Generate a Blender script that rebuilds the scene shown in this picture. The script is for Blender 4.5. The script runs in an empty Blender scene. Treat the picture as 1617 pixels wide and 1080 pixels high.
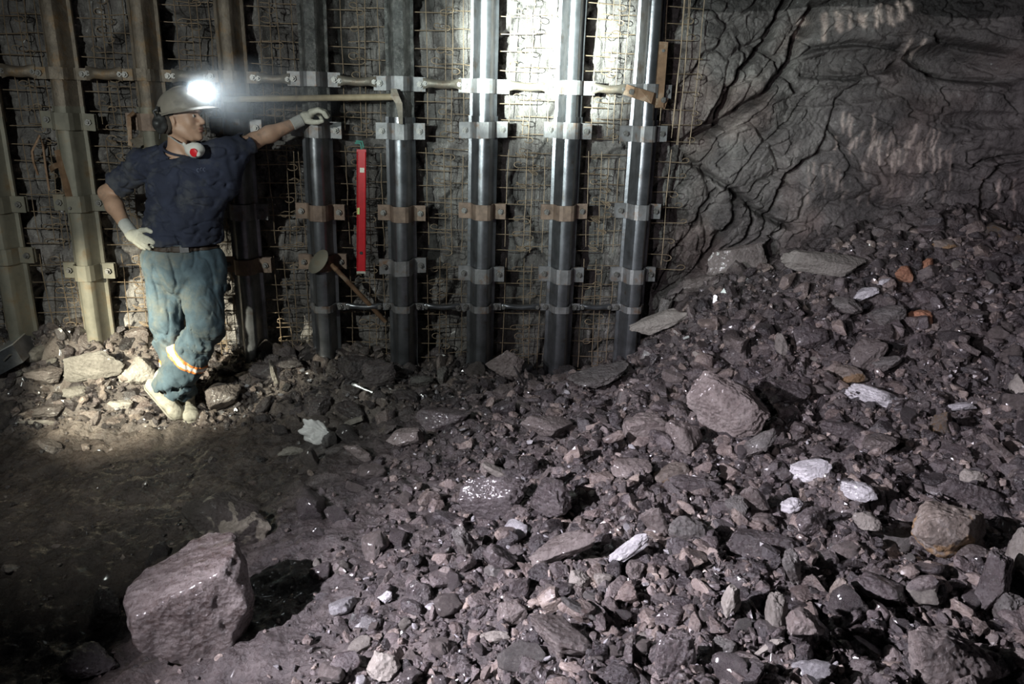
import bpy, bmesh, math, random
import numpy as np
from mathutils import Vector, Matrix

random.seed(7)
rng = np.random.default_rng(11)
C = bpy.context.scene.collection
R = math.radians

# ------------------------------------------------------------------ camera, world, lamps, exposure
W_, H_, F_ = 1617, 1080, 1200.0
CAM = Vector((0, 0, 1.72))
cam_d = bpy.data.cameras.new('camera')
cam_d.sensor_width = 36
cam_d.lens = 36 * F_ / W_
cam_d.clip_start = 0.05
cam = bpy.data.objects.new('camera', cam_d)
C.objects.link(cam)
cam.matrix_world = Matrix.Translation(CAM) @ Matrix.Rotation(R(90 - 17.3), 4, 'X') @ Matrix.Rotation(R(1.6), 4, 'Z')
bpy.context.scene.camera = cam
CM = cam.matrix_world.to_3x3()

world = bpy.data.worlds.new('world')
bpy.context.scene.world = world
world.use_nodes = True
world.node_tree.nodes['Background'].inputs[0].default_value = (0.55, 0.62, 0.8, 1)
world.node_tree.nodes['Background'].inputs[1].default_value = 0.006

vs = bpy.context.scene.view_settings
vs.view_transform = 'Standard'
vs.look = 'None'
vs.gamma = 1
vs.use_curve_mapping = False
vs.exposure = 0.0


def spot(name, loc, target, power, color, angle, blend, radius):
    d = bpy.data.lights.new(name, 'SPOT')
    d.energy = power
    d.color = color
    d.spot_size = R(angle)
    d.spot_blend = blend
    d.shadow_soft_size = radius
    o = bpy.data.objects.new(name, d)
    C.objects.link(o)
    o.location = loc
    o.rotation_euler = (Vector(target) - Vector(loc)).to_track_quat('-Z', 'Y').to_euler()
    return o


# cap lamps of other miners near the photographer; wall and side are added fill
spot('cap_lamp_rubble', (-2.05, 0.95, 1.75), (1.3, 2.1, 0.1), 1120, (0.93, 0.89, 1.0), 86, 1.0, 0.018)
spot('cap_lamp_arches', (-0.9, 0.9, 1.85), (0.13, 4.8, 2.06), 7500, (0.86, 1.0, 0.93), 17, 1.0, 0.02)
spot('fill_wall', (-1.2, 0.6, 1.9), (0.65, 4.8, 2.15), 640, (0.85, 1.0, 0.96), 52, 1.0, 0.03)  # added fill that lifts the wall, no lamp of its own there
spot('cap_lamp_face', (-0.6, 0.2, 1.8), (1.8, 4.8, 1.4), 110, (0.98, 0.90, 0.98), 60, 1.0, 0.03)
spot('cap_lamp_miner', (-3.0, 1.8, 1.35), (-2.12, 4.4, 0.22), 1250, (1.0, 0.97, 0.76), 33, 1.0, 0.03)
spot('fill_side', (-2.0, 1.2, 1.95), (-1.6, 4.1, 0.9), 190, (0.90, 0.97, 0.92), 86, 1.0, 0.03)  # added fill to brighten the dark left wall and floor


# ------------------------------------------------------------------ pixel / space helpers
def ray(px, py):
    v = CM @ Vector(((px - W_ / 2) / F_, -(py - H_ / 2) / F_, -1))
    return v / v.y


def P(px, py, Y):
    r = ray(px, py)
    return CAM + r * Y


def on_plane(px, py, a, b):            # plane y = a + b x
    r = ray(px, py)
    t = a / (1 - b * r.x)
    return CAM + r * t


WA, WB = 4.75, 0.10                    # line of the beam flanges: y = WA + WB x


def wallp(px, py, off=0.0):            # off > 0 is towards the rock
    return on_plane(px, py, WA + off, WB)


# ------------------------------------------------------------------ noise
_perm = np.random.default_rng(3).permutation(256).astype(np.int64)
_perm = np.concatenate([_perm, _perm])
_g = np.random.default_rng(4).normal(size=(256, 3))
_g /= np.linalg.norm(_g, axis=1)[:, None]


def perlin(x, y, z):
    xi, yi, zi = np.floor(x).astype(np.int64), np.floor(y).astype(np.int64), np.floor(z).astype(np.int64)
    xf, yf, zf = x - xi, y - yi, z - zi
    u, v, w = [t * t * t * (t * (t * 6 - 15) + 10) for t in (xf, yf, zf)]
    xi &= 255; yi &= 255; zi &= 255

    def gr(dx, dy, dz):
        h = _perm[_perm[_perm[(xi + dx) & 255] + ((yi + dy) & 255)] + ((zi + dz) & 255)]
        g = _g[h]
        return g[..., 0] * (xf - dx) + g[..., 1] * (yf - dy) + g[..., 2] * (zf - dz)
    l = lambda a, b, t: a + t * (b - a)
    return l(l(l(gr(0, 0, 0), gr(1, 0, 0), u), l(gr(0, 1, 0), gr(1, 1, 0), u), v),
             l(l(gr(0, 0, 1), gr(1, 0, 1), u), l(gr(0, 1, 1), gr(1, 1, 1), u), v), w) * 1.6


def fbm(x, y, z, o=4, gain=0.5):
    s = 0; a = 1; f = 1
    for i in range(o):
        s = s + a * perlin(x * f + 17.3 * i, y * f + 5.1 * i, z * f + 9.7 * i)
        a *= gain; f *= 2.03
    return s


def worley_plates(x, z, cell, seed, tilt):
    """broken flat plates: each cell of a jittered grid has its own height and tilt; returns height and edge distance"""
    r = np.random.default_rng(seed)
    tab = r.random((64, 64, 5))
    gx, gz = np.floor(x / cell).astype(int), np.floor(z / cell).astype(int)
    best = np.full(x.shape, 1e9); sec = np.full(x.shape, 1e9); h = np.zeros(x.shape)
    for dx in (-1, 0, 1):
        for dz in (-1, 0, 1):
            cx, cz = gx + dx, gz + dz
            t = tab[cx & 63, cz & 63]
            px = (cx + t[..., 0]) * cell; pz = (cz + t[..., 1]) * cell
            d = np.hypot(x - px, z - pz)
            hh = (t[..., 2] - .5) + ((x - px) * (t[..., 3] - .5) + (z - pz) * (t[..., 4] - .5)) / cell * tilt
            m = d < best
            sec = np.where(m, best, np.minimum(sec, d))
            h = np.where(m, hh, h)
            best = np.where(m, d, best)
    return h, (sec - best) / cell


# ------------------------------------------------------------------ materials
def new_mat(name):
    m = bpy.data.materials.new(name)
    m.use_nodes = True
    nt = m.node_tree
    b = nt.nodes['Principled BSDF']
    return m, nt, b


def N(nt, typ, **kw):
    n = nt.nodes.new(typ)
    for k, v in kw.items():
        setattr(n, k, v)
    return n


def ramp(nt, src, stops, interp='LINEAR'):
    r = N(nt, 'ShaderNodeValToRGB')
    r.color_ramp.interpolation = interp
    e = r.color_ramp.elements
    while len(e) < len(stops):
        e.new(0.5)
    for el, (p, c) in zip(e, stops):
        el.position = p
        el.color = (c[0], c[1], c[2], 1) if len(c) == 3 else c
    nt.links.new(src, r.inputs[0])
    return r.outputs[0]


def noise_tex(nt, scale, detail=6, rough=0.6, coord='Object', dist=0.0, vec=None):
    if vec is None:
        tc = N(nt, 'ShaderNodeTexCoord')
        vec = tc.outputs[coord]
    n = N(nt, 'ShaderNodeTexNoise')
    n.inputs['Scale'].default_value = scale
    n.inputs['Detail'].default_value = detail
    n.inputs['Roughness'].default_value = rough
    n.inputs['Distortion'].default_value = dist
    nt.links.new(vec, n.inputs['Vector'])
    return n.outputs['Fac']


def mix(nt, fac, a, b, blend='MIX'):
    m = N(nt, 'ShaderNodeMix', data_type='RGBA', blend_type=blend)
    for sock, v in ((m.inputs['Factor'], fac), (m.inputs['A'], a), (m.inputs['B'], b)):
        if isinstance(v, (int, float)):
            sock.default_value = v
        elif isinstance(v, tuple):
            sock.default_value = (v[0], v[1], v[2], 1)
        else:
            nt.links.new(v, sock)
    # colour-typed sockets are looked up by identifier
    return m.outputs['Result'] if m.outputs['Result'].type == 'RGBA' else [o for o in m.outputs if o.type == 'RGBA'][0]


def mixc(nt, fac, a, b, blend='MIX'):
    m = N(nt, 'ShaderNodeMix', data_type='RGBA', blend_type=blend)
    ins = {i.identifier: i for i in m.inputs}
    for key, v in (('Factor_Float', fac), ('A_Color', a), ('B_Color', b)):
        s = ins[key]
        if isinstance(v, (int, float)):
            s.default_value = v
        elif isinstance(v, tuple):
            s.default_value = (v[0], v[1], v[2], 1)
        else:
            nt.links.new(v, s)
    return [o for o in m.outputs if o.identifier == 'Result_Color'][0]


def math_(nt, op, a, b=None):
    m = N(nt, 'ShaderNodeMath', operation=op)
    for i, v in enumerate((a, b)):
        if v is None:
            continue
        if isinstance(v, (int, float)):
            m.inputs[i].default_value = v
        else:
            nt.links.new(v, m.inputs[i])
    return m.outputs[0]


def bump(nt, b, heights, strength=0.6, dist=0.01):
    prev = None
    for h, s, d in heights:
        bp = N(nt, 'ShaderNodeBump')
        bp.inputs['Strength'].default_value = s
        bp.inputs['Distance'].default_value = d
        nt.links.new(h, bp.inputs['Height'])
        if prev is not None:
            nt.links.new(prev, bp.inputs['Normal'])
        prev = bp.outputs[0]
    nt.links.new(prev, b.inputs['Normal'])


def simple(name, col, rough=0.6, metal=0.0, var=0.25, scale=20, bs=0.3, bd=0.003, dirt=None, dirt_amt=0.5, dirt_scale=8):
    m, nt, b = new_mat(name)
    n1 = noise_tex(nt, scale)
    lo = tuple(max(0, c * (1 - var)) for c in col); hi = tuple(min(1, c * (1 + var)) for c in col)
    c = ramp(nt, n1, [(0.3, lo), (0.7, hi)])
    if dirt is not None:
        n2 = noise_tex(nt, dirt_scale, 8, 0.7)
        f = ramp(nt, n2, [(0.60 - dirt_amt * 0.25, (0, 0, 0)), (0.72 - dirt_amt * 0.1, (1, 1, 1))])
        c = mixc(nt, f, c, dirt)
    nt.links.new(c, b.inputs['Base Color'])
    b.inputs['Roughness'].default_value = rough
    b.inputs['Metallic'].default_value = metal
    n3 = noise_tex(nt, scale * 4, 5, 0.7)
    bump(nt, b, [(n3, bs, bd)])
    return m


def rock_mat(name, cols, rough=(0.35, 0.75), attr=False, patches=None, scale=1.0, bands=None, glint=0.5):
    """broken rock: mottled colour, fine grain bump, small facets that catch the lamp"""
    m, nt, b = new_mat(name)
    tc = N(nt, 'ShaderNodeTexCoord')
    vec = tc.outputs['Object']
    n1 = noise_tex(nt, 5 * scale, 8, 0.65, vec=vec, dist=0.6)
    c = ramp(nt, n1, [(0.32, cols[0]), (0.5, cols[1]), (0.68, cols[2])])
    if bands:
        mp = N(nt, 'ShaderNodeMapping')
        mp.inputs['Scale'].default_value = bands[0]
        mp.inputs['Rotation'].default_value = bands[1]
        nt.links.new(vec, mp.inputs['Vector'])
        nb = noise_tex(nt, 6, 6, 0.7, vec=mp.outputs[0], dist=0.4)
        c = mixc(nt, ramp(nt, nb, [(0.42, (0, 0, 0)), (0.62, (1, 1, 1))]), c, bands[2])
    if patches:
        pn = noise_tex(nt, patches[1], 3, 0.5, vec=vec, dist=0.3)
        c = mixc(nt, ramp(nt, pn, [(patches[2], (0, 0, 0)), (patches[2] + 0.02, (1, 1, 1))]), c, patches[0])
    if attr:
        a = N(nt, 'ShaderNodeAttribute', attribute_name='tint')
        c = mixc(nt, 1.0, c, a.outputs['Color'], 'MULTIPLY')
    else:
        oi = N(nt, 'ShaderNodeObjectInfo')
        v = math_(nt, 'MULTIPLY_ADD', oi.outputs['Random'], 0.7)
        nt.nodes[-1].inputs[2].default_value = 0.65
        cc = N(nt, 'ShaderNodeCombineColor')
        for i in range(3):
            nt.links.new(v, cc.inputs[i])
        c = mixc(nt, 1.0, c, cc.outputs[0], 'MULTIPLY')
    nt.links.new(c, b.inputs['Base Color'])
    n2 = noise_tex(nt, 22 * scale, 4, 0.6, vec=vec)
    rr = ramp(nt, n2, [(0.35, (rough[0],) * 3), (0.65, (rough[1],) * 3)])
    nt.links.new(rr, b.inputs['Roughness'])
    b.inputs['Specular IOR Level'].default_value = glint
    b.inputs['Coat Weight'].default_value = max(0.0, glint - .45)          # damp surface
    b.inputs['Coat Roughness'].default_value = 0.16
    n3 = noise_tex(nt, 38 * scale, 8, 0.75, vec=vec)
    vo = N(nt, 'ShaderNodeTexVoronoi', feature='F1')
    vo.inputs['Scale'].default_value = 55 * scale
    nt.links.new(vec, vo.inputs['Vector'])
    gl = N(nt, 'ShaderNodeTexVoronoi', feature='F1')          # grain facets: some are polished and catch the lamp
    gl.inputs['Scale'].default_value = 150 * scale
    nt.links.new(vec, gl.inputs['Vector'])
    sp = N(nt, 'ShaderNodeSeparateColor')
    nt.links.new(gl.outputs['Color'], sp.inputs[0])
    pol = ramp(nt, sp.outputs[0], [(0.10, (0.35, 0.35, 0.35)), (0.22, (1, 1, 1))])
    nt.links.new(mixc(nt, 1.0, rr, pol, 'MULTIPLY'), b.inputs['Roughness'])
    bump(nt, b, [(n3, 0.85, 0.014 / scale), (vo.outputs['Distance'], 0.6, 0.007 / scale), (sp.outputs[1], 0.55, 0.0035 / scale)])
    return m


M = {}
M['ground'] = rock_mat('muck', [(0.045, 0.036, 0.036), (0.085, 0.069, 0.067), (0.155, 0.13, 0.125)], (0.25, 0.7), attr=True, glint=0.8)
M['gravel'] = rock_mat('gravel', [(0.06, 0.048, 0.05), (0.125, 0.106, 0.106), (0.24, 0.21, 0.20)], (0.16, 0.6), attr=True, scale=1.6, glint=0.9)
M['rock_dark'] = rock_mat('dark_rock', [(0.05, 0.04, 0.042), (0.10, 0.082, 0.083), (0.16, 0.14, 0.14)], (0.16, 0.5), glint=1.0)
M['rock_mid'] = rock_mat('grey_brown_rock', [(0.10, 0.078, 0.072), (0.18, 0.15, 0.14), (0.27, 0.235, 0.22)], (0.25, 0.65), glint=0.7)
M['rock_pale'] = rock_mat('pale_rock', [(0.20, 0.175, 0.155), (0.32, 0.29, 0.26), (0.45, 0.41, 0.37)], (0.4, 0.8))
M['rock_slate'] = rock_mat('layered_slate', [(0.10, 0.092, 0.09), (0.19, 0.18, 0.17), (0.30, 0.28, 0.26)], (0.3, 0.6), bands=((1, 1, 9), (0.3, 0.2, 0), (0.10, 0.085, 0.08)), glint=0.6)
M['rock_rust'] = rock_mat('rust_stained_rock', [(0.12, 0.095, 0.08), (0.21, 0.175, 0.15), (0.33, 0.30, 0.28)], (0.3, 0.65), patches=((0.24, 0.155, 0.085), 6, 0.55))
M['rock_orange'] = rock_mat('orange_rock', [(0.25, 0.11, 0.07), (0.35, 0.17, 0.10), (0.42, 0.24, 0.16)], (0.5, 0.8))
M['rock_mica'] = rock_mat('shiny_flake', [(0.35, 0.33, 0.35), (0.55, 0.53, 0.55), (0.75, 0.73, 0.75)], (0.15, 0.4), glint=1.0)
M['flake'] = rock_mat('mineral_glint_flake', [(0.3, 0.29, 0.3), (0.5, 0.48, 0.5), (0.7, 0.68, 0.7)], (0.08, 0.25), glint=1.0)
M['rock_patch'] = rock_mat('cream_patched_rock', [(0.10, 0.08, 0.072), (0.155, 0.13, 0.12), (0.21, 0.18, 0.165)], (0.45, 0.8), patches=((0.50, 0.44, 0.36), 7.5, 0.525))
M['boulder'] = rock_mat('boulder', [(0.042, 0.029, 0.026), (0.075, 0.053, 0.047), (0.115, 0.088, 0.08)], (0.28, 0.6), bands=((1, 5, 2), (0.5, 0.4, 0.8), (0.19, 0.16, 0.15)), glint=0.9)
M['wall_back'] = rock_mat('shotcrete_and_rock', [(0.10, 0.09, 0.085), (0.21, 0.195, 0.185), (0.33, 0.31, 0.29)], (0.4, 0.8), attr=True, bands=((6, 1, 1), (0, 0.1, 0), (0.14, 0.125, 0.12)))
M['wall_right'] = rock_mat('rock_face', [(0.06, 0.05, 0.05), (0.115, 0.098, 0.096), (0.18, 0.158, 0.152)], (0.35, 0.7), attr=True, glint=0.5)
M['steel'] = simple('dark_steel', (0.20, 0.205, 0.22), 0.30, 0.8, 0.35, 10, 0.25, 0.003, dirt=(0.13, 0.10, 0.08), dirt_amt=0.1)
M['steel_rust'] = simple('rusted_steel', (0.20, 0.165, 0.13), 0.55, 0.45, 0.4, 12, 0.7, 0.006, dirt=(0.26, 0.15, 0.06), dirt_amt=0.35, dirt_scale=9)
M['steel_scale'] = simple('scaled_steel', (0.16, 0.16, 0.155), 0.42, 0.6, 0.5, 14, 1.0, 0.012, dirt=(0.38, 0.37, 0.35), dirt_amt=0.45, dirt_scale=16)
M['steel_dust'] = simple('dusty_steel', (0.21, 0.195, 0.155), 0.6, 0.3, 0.3, 8, 0.3, 0.003, dirt=(0.20, 0.14, 0.08), dirt_amt=0.3)
M['clamp'] = simple('clamp_steel', (0.24, 0.235, 0.24), 0.5, 0.5, 0.3, 16, 0.4, 0.003, dirt=(0.22, 0.13, 0.08), dirt_amt=0.3, dirt_scale=14)
M['clamp_rust'] = simple('rusty_clamp', (0.22, 0.155, 0.12), 0.6, 0.35, 0.35, 18, 0.5, 0.004, dirt=(0.30, 0.22, 0.16), dirt_amt=0.3)
M['bolt'] = simple('bolt_steel', (0.22, 0.21, 0.20), 0.42, 0.7, 0.2, 40)
M['wire'] = simple('wire', (0.27, 0.20, 0.135), 0.5, 0.3, 0.4, 18, 0.1, 0.001)
M['pipe'] = simple('spacer_pipe', (0.26, 0.23, 0.19), 0.5, 0.4, 0.3, 14, 0.5, 0.004, dirt=(0.18, 0.12, 0.08), dirt_amt=0.4)
M['rust_bar'] = simple('rusty_bar', (0.25, 0.15, 0.09), 0.6, 0.3, 0.35, 16, 0.5, 0.003, dirt=(0.42, 0.34, 0.26), dirt_amt=0.3)
M['wood'] = simple('old_wood', (0.36, 0.29, 0.19), 0.7, 0, 0.25, 14, 0.3, 0.002, dirt=(0.14, 0.10, 0.07), dirt_amt=0.2)
M['red'] = simple('red_paint', (0.62, 0.02, 0.03), 0.35, 0, 0.1, 30, 0.1, 0.001, dirt=(0.45, 0.05, 0.05), dirt_amt=0.1)
M['plastic_dark'] = simple('dark_plastic', (0.035, 0.035, 0.035), 0.5, 0, 0.3, 20, 0.1, 0.001, dirt=(0.14, 0.13, 0.11), dirt_amt=0.35)
M['vial'] = simple('vial', (0.75, 0.9, 0.35), 0.2, 0, 0.05)
M['silver'] = simple('silver_label', (0.6, 0.58, 0.5), 0.4, 0.3, 0.1)
M['green_cord'] = simple('green_cord', (0.10, 0.32, 0.26), 0.8, 0, 0.2)
M['skin'] = simple('skin', (0.50, 0.31, 0.215), 0.5, 0, 0.12, 14, 0.15, 0.002, dirt=(0.30, 0.21, 0.16), dirt_amt=0.25, dirt_scale=12)
M['shirt'] = simple('navy_cotton', (0.026, 0.031, 0.056), 0.9, 0, 0.3, 9, 0.4, 0.004, dirt=(0.075, 0.078, 0.088), dirt_amt=0.4, dirt_scale=7)
M['trousers'] = simple('blue_work_cloth', (0.072, 0.108, 0.135), 0.9, 0, 0.3, 14, 0.5, 0.005, dirt=(0.155, 0.16, 0.14), dirt_amt=0.5, dirt_scale=5)
M['glove'] = simple('pale_glove_cloth', (0.60, 0.58, 0.49), 0.9, 0, 0.12, 25, 0.3, 0.002, dirt=(0.38, 0.36, 0.29), dirt_amt=0.3, dirt_scale=20)
M['cuff'] = simple('glove_cuff', (0.48, 0.48, 0.46), 0.95, 0, 0.1, 40, 0.5, 0.003)
M['boot'] = simple('muddy_boot', (0.36, 0.34, 0.29), 0.8, 0, 0.3, 12, 0.7, 0.006, dirt=(0.20, 0.17, 0.14), dirt_amt=0.3, dirt_scale=14)
M['boot_sole'] = simple('boot_sole', (0.30, 0.28, 0.24), 0.8, 0, 0.3, 12, 0.7, 0.006)
M['belt'] = simple('leather_belt', (0.045, 0.03, 0.022), 0.6, 0, 0.3, 20)
M['helmet'] = simple('scuffed_helmet', (0.27, 0.24, 0.20), 0.5, 0, 0.2, 12, 0.2, 0.002, dirt=(0.16, 0.14, 0.12), dirt_amt=0.4, dirt_scale=10)
M['mask'] = simple('white_mask', (0.78, 0.76, 0.70), 0.8, 0, 0.05, 20, 0.2, 0.002)
M['mask_red'] = simple('red_valve', (0.75, 0.02, 0.03), 0.4, 0, 0.05)
M['hair'] = simple('dark_hair', (0.06, 0.045, 0.035), 0.8, 0, 0.3, 60, 0.5, 0.003)
M['eye'] = simple('eye_white', (0.6, 0.56, 0.5), 0.3, 0, 0.03)
M['iris'] = simple('iris', (0.05, 0.035, 0.025), 0.2, 0, 0.03)
M['lip'] = simple('lip', (0.40, 0.19, 0.15), 0.5, 0, 0.1)
M['bag'] = simple('pale_plastic', (0.72, 0.70, 0.70), 0.25, 0, 0.15, 14, 0.6, 0.006)
M['white_metal'] = simple('pale_metal', (0.62, 0.62, 0.60), 0.3, 0.6, 0.15)
M['print'] = simple('faded_print', (0.16, 0.18, 0.26), 0.9, 0, 0.1)
m_, nt_, b_ = new_mat('reflective_tape')
a_ = N(nt_, 'ShaderNodeAttribute', attribute_name='tint')
nt_.links.new(a_.outputs['Color'], b_.inputs['Base Color'])
b_.inputs['Roughness'].default_value = 0.45
M['tape'] = m_
m_, nt_, b_ = new_mat('lamp_glass')
b_.inputs['Emission Color'].default_value = (0.80, 0.93, 1.0, 1)
b_.inputs['Emission Strength'].default_value = 60
M['lens'] = m_


# ------------------------------------------------------------------ object helpers
ORG = {}


def tag(o, label=None, cat=None, group=None, kind=None):
    if label: o['label'] = label
    if cat: o['category'] = cat
    if group: o['group'] = group
    if kind: o['kind'] = kind
    return o


def thing(name, loc, label=None, cat=None, group=None):
    o = bpy.data.objects.new(name, None)
    o.empty_display_size = 0.1
    C.objects.link(o)
    o.location = loc
    ORG[o.name] = np.array(loc, float)
    return tag(o, label, cat, group)


def obj(name, verts, faces, mat, parent=None, smooth=True, loc=None, attrs=None, sharp=None):
    """verts in world space; stored relative to the thing's base"""
    v = np.asarray(verts, float)
    org = ORG[parent.name] if parent is not None else (np.array(loc, float) if loc is not None else np.zeros(3))
    me = bpy.data.meshes.new(name)
    vv = v - org
    if isinstance(faces, np.ndarray):
        k = faces.shape[1]
        me.vertices.add(len(vv)); me.vertices.foreach_set('co', vv.astype(np.float32).ravel())
        me.loops.add(faces.size); me.loops.foreach_set('vertex_index', faces.astype(np.int32).ravel())
        me.polygons.add(len(faces))
        me.polygons.foreach_set('loop_start', np.arange(0, faces.size, k, dtype=np.int32))
        me.polygons.foreach_set('loop_total', np.full(len(faces), k, dtype=np.int32))
        me.update(calc_edges=True)
        me.validate()
    else:
        me.from_pydata([tuple(q) for q in vv], [], faces)
        me.update()
    me.materials.append(M[mat] if isinstance(mat, str) else mat)
    if smooth:
        me.polygons.foreach_set('use_smooth', np.ones(len(me.polygons), bool))
        if sharp:
            me.set_sharp_from_angle(angle=R(sharp))
    else:
        me.polygons.foreach_set('use_smooth', np.zeros(len(me.polygons), bool))
    for k, col in (attrs or {}).items():
        a = me.color_attributes.new(k, 'FLOAT_COLOR', 'POINT')
        c4 = np.ones((len(me.vertices), 4), np.float32)
        c4[:, :3] = col
        a.data.foreach_set('color', c4.ravel())
    o = bpy.data.objects.new(name, me)
    C.objects.link(o)
    if parent is not None:
        o.parent = parent
        ORG[o.name] = org * 1.0
    else:
        o.location = org
        ORG[o.name] = org
    return o


class MB:
    def __init__(s):
        s.v = []; s.f = []

    def add(s, vs_, fs):
        n = len(s.v)
        s.v += [tuple(q) for q in vs_]
        s.f += [tuple(i + n for i in f) for f in fs]
        return s

    def box(s, c, ax, ay, az):          # centre and half-axes
        c, ax, ay, az = map(Vector, (c, ax, ay, az))
        vs_ = [c + i * ax + j * ay + k * az for i in (-1, 1) for j in (-1, 1) for k in (-1, 1)]
        return s.add(vs_, [(0, 1, 3, 2), (4, 6, 7, 5), (0, 4, 5, 1), (2, 3, 7, 6), (0, 2, 6, 4), (1, 5, 7, 3)])

    def tube(s, pts, rad, n=8, caps=True, flat=None):
        pts = [Vector(p) for p in pts]
        rads = rad if isinstance(rad, (list, tuple)) else [rad] * len(pts)
        rings = []
        up = None
        for i, p in enumerate(pts):
            t = (pts[min(i + 1, len(pts) - 1)] - pts[max(i - 1, 0)]).normalized()
            if up is None:
                up = t.orthogonal().normalized() if flat is None else Vector(flat).normalized()
            u = (up - t * up.dot(t)).normalized(); w = t.cross(u); up = u
            rings.append([p + (u * math.cos(2 * math.pi * k / n) + w * math.sin(2 * math.pi * k / n)) * rads[i] for k in range(n)])
        vs_ = [q for r_ in rings for q in r_]
        fs = [(i * n + k, i * n + (k + 1) % n, (i + 1) * n + (k + 1) % n, (i + 1) * n + k) for i in range(len(pts) - 1) for k in range(n)]
        if caps:
            fs += [tuple(range(n))[::-1], tuple((len(pts) - 1) * n + k for k in range(n))]
        return s.add(vs_, fs)

    def loft(s, sections, close=True, caps=True):
        n = len(sections[0]); m = len(sections)
        vs_ = [q for r_ in sections for q in r_]
        rg = range(n) if close else range(n - 1)
        fs = [(i * n + k, i * n + (k + 1) % n, (i + 1) * n + (k + 1) % n, (i + 1) * n + k) for i in range(m - 1) for k in rg]
        if caps:
            fs += [tuple(range(n))[::-1], tuple((m - 1) * n + k for k in range(n))]
        return s.add(vs_, fs)

    def build(s, name, mat, parent=None, smooth=True, sharp=35, **kw):
        return obj(name, s.v, s.f, mat, parent, smooth, sharp=sharp, **kw)


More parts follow.
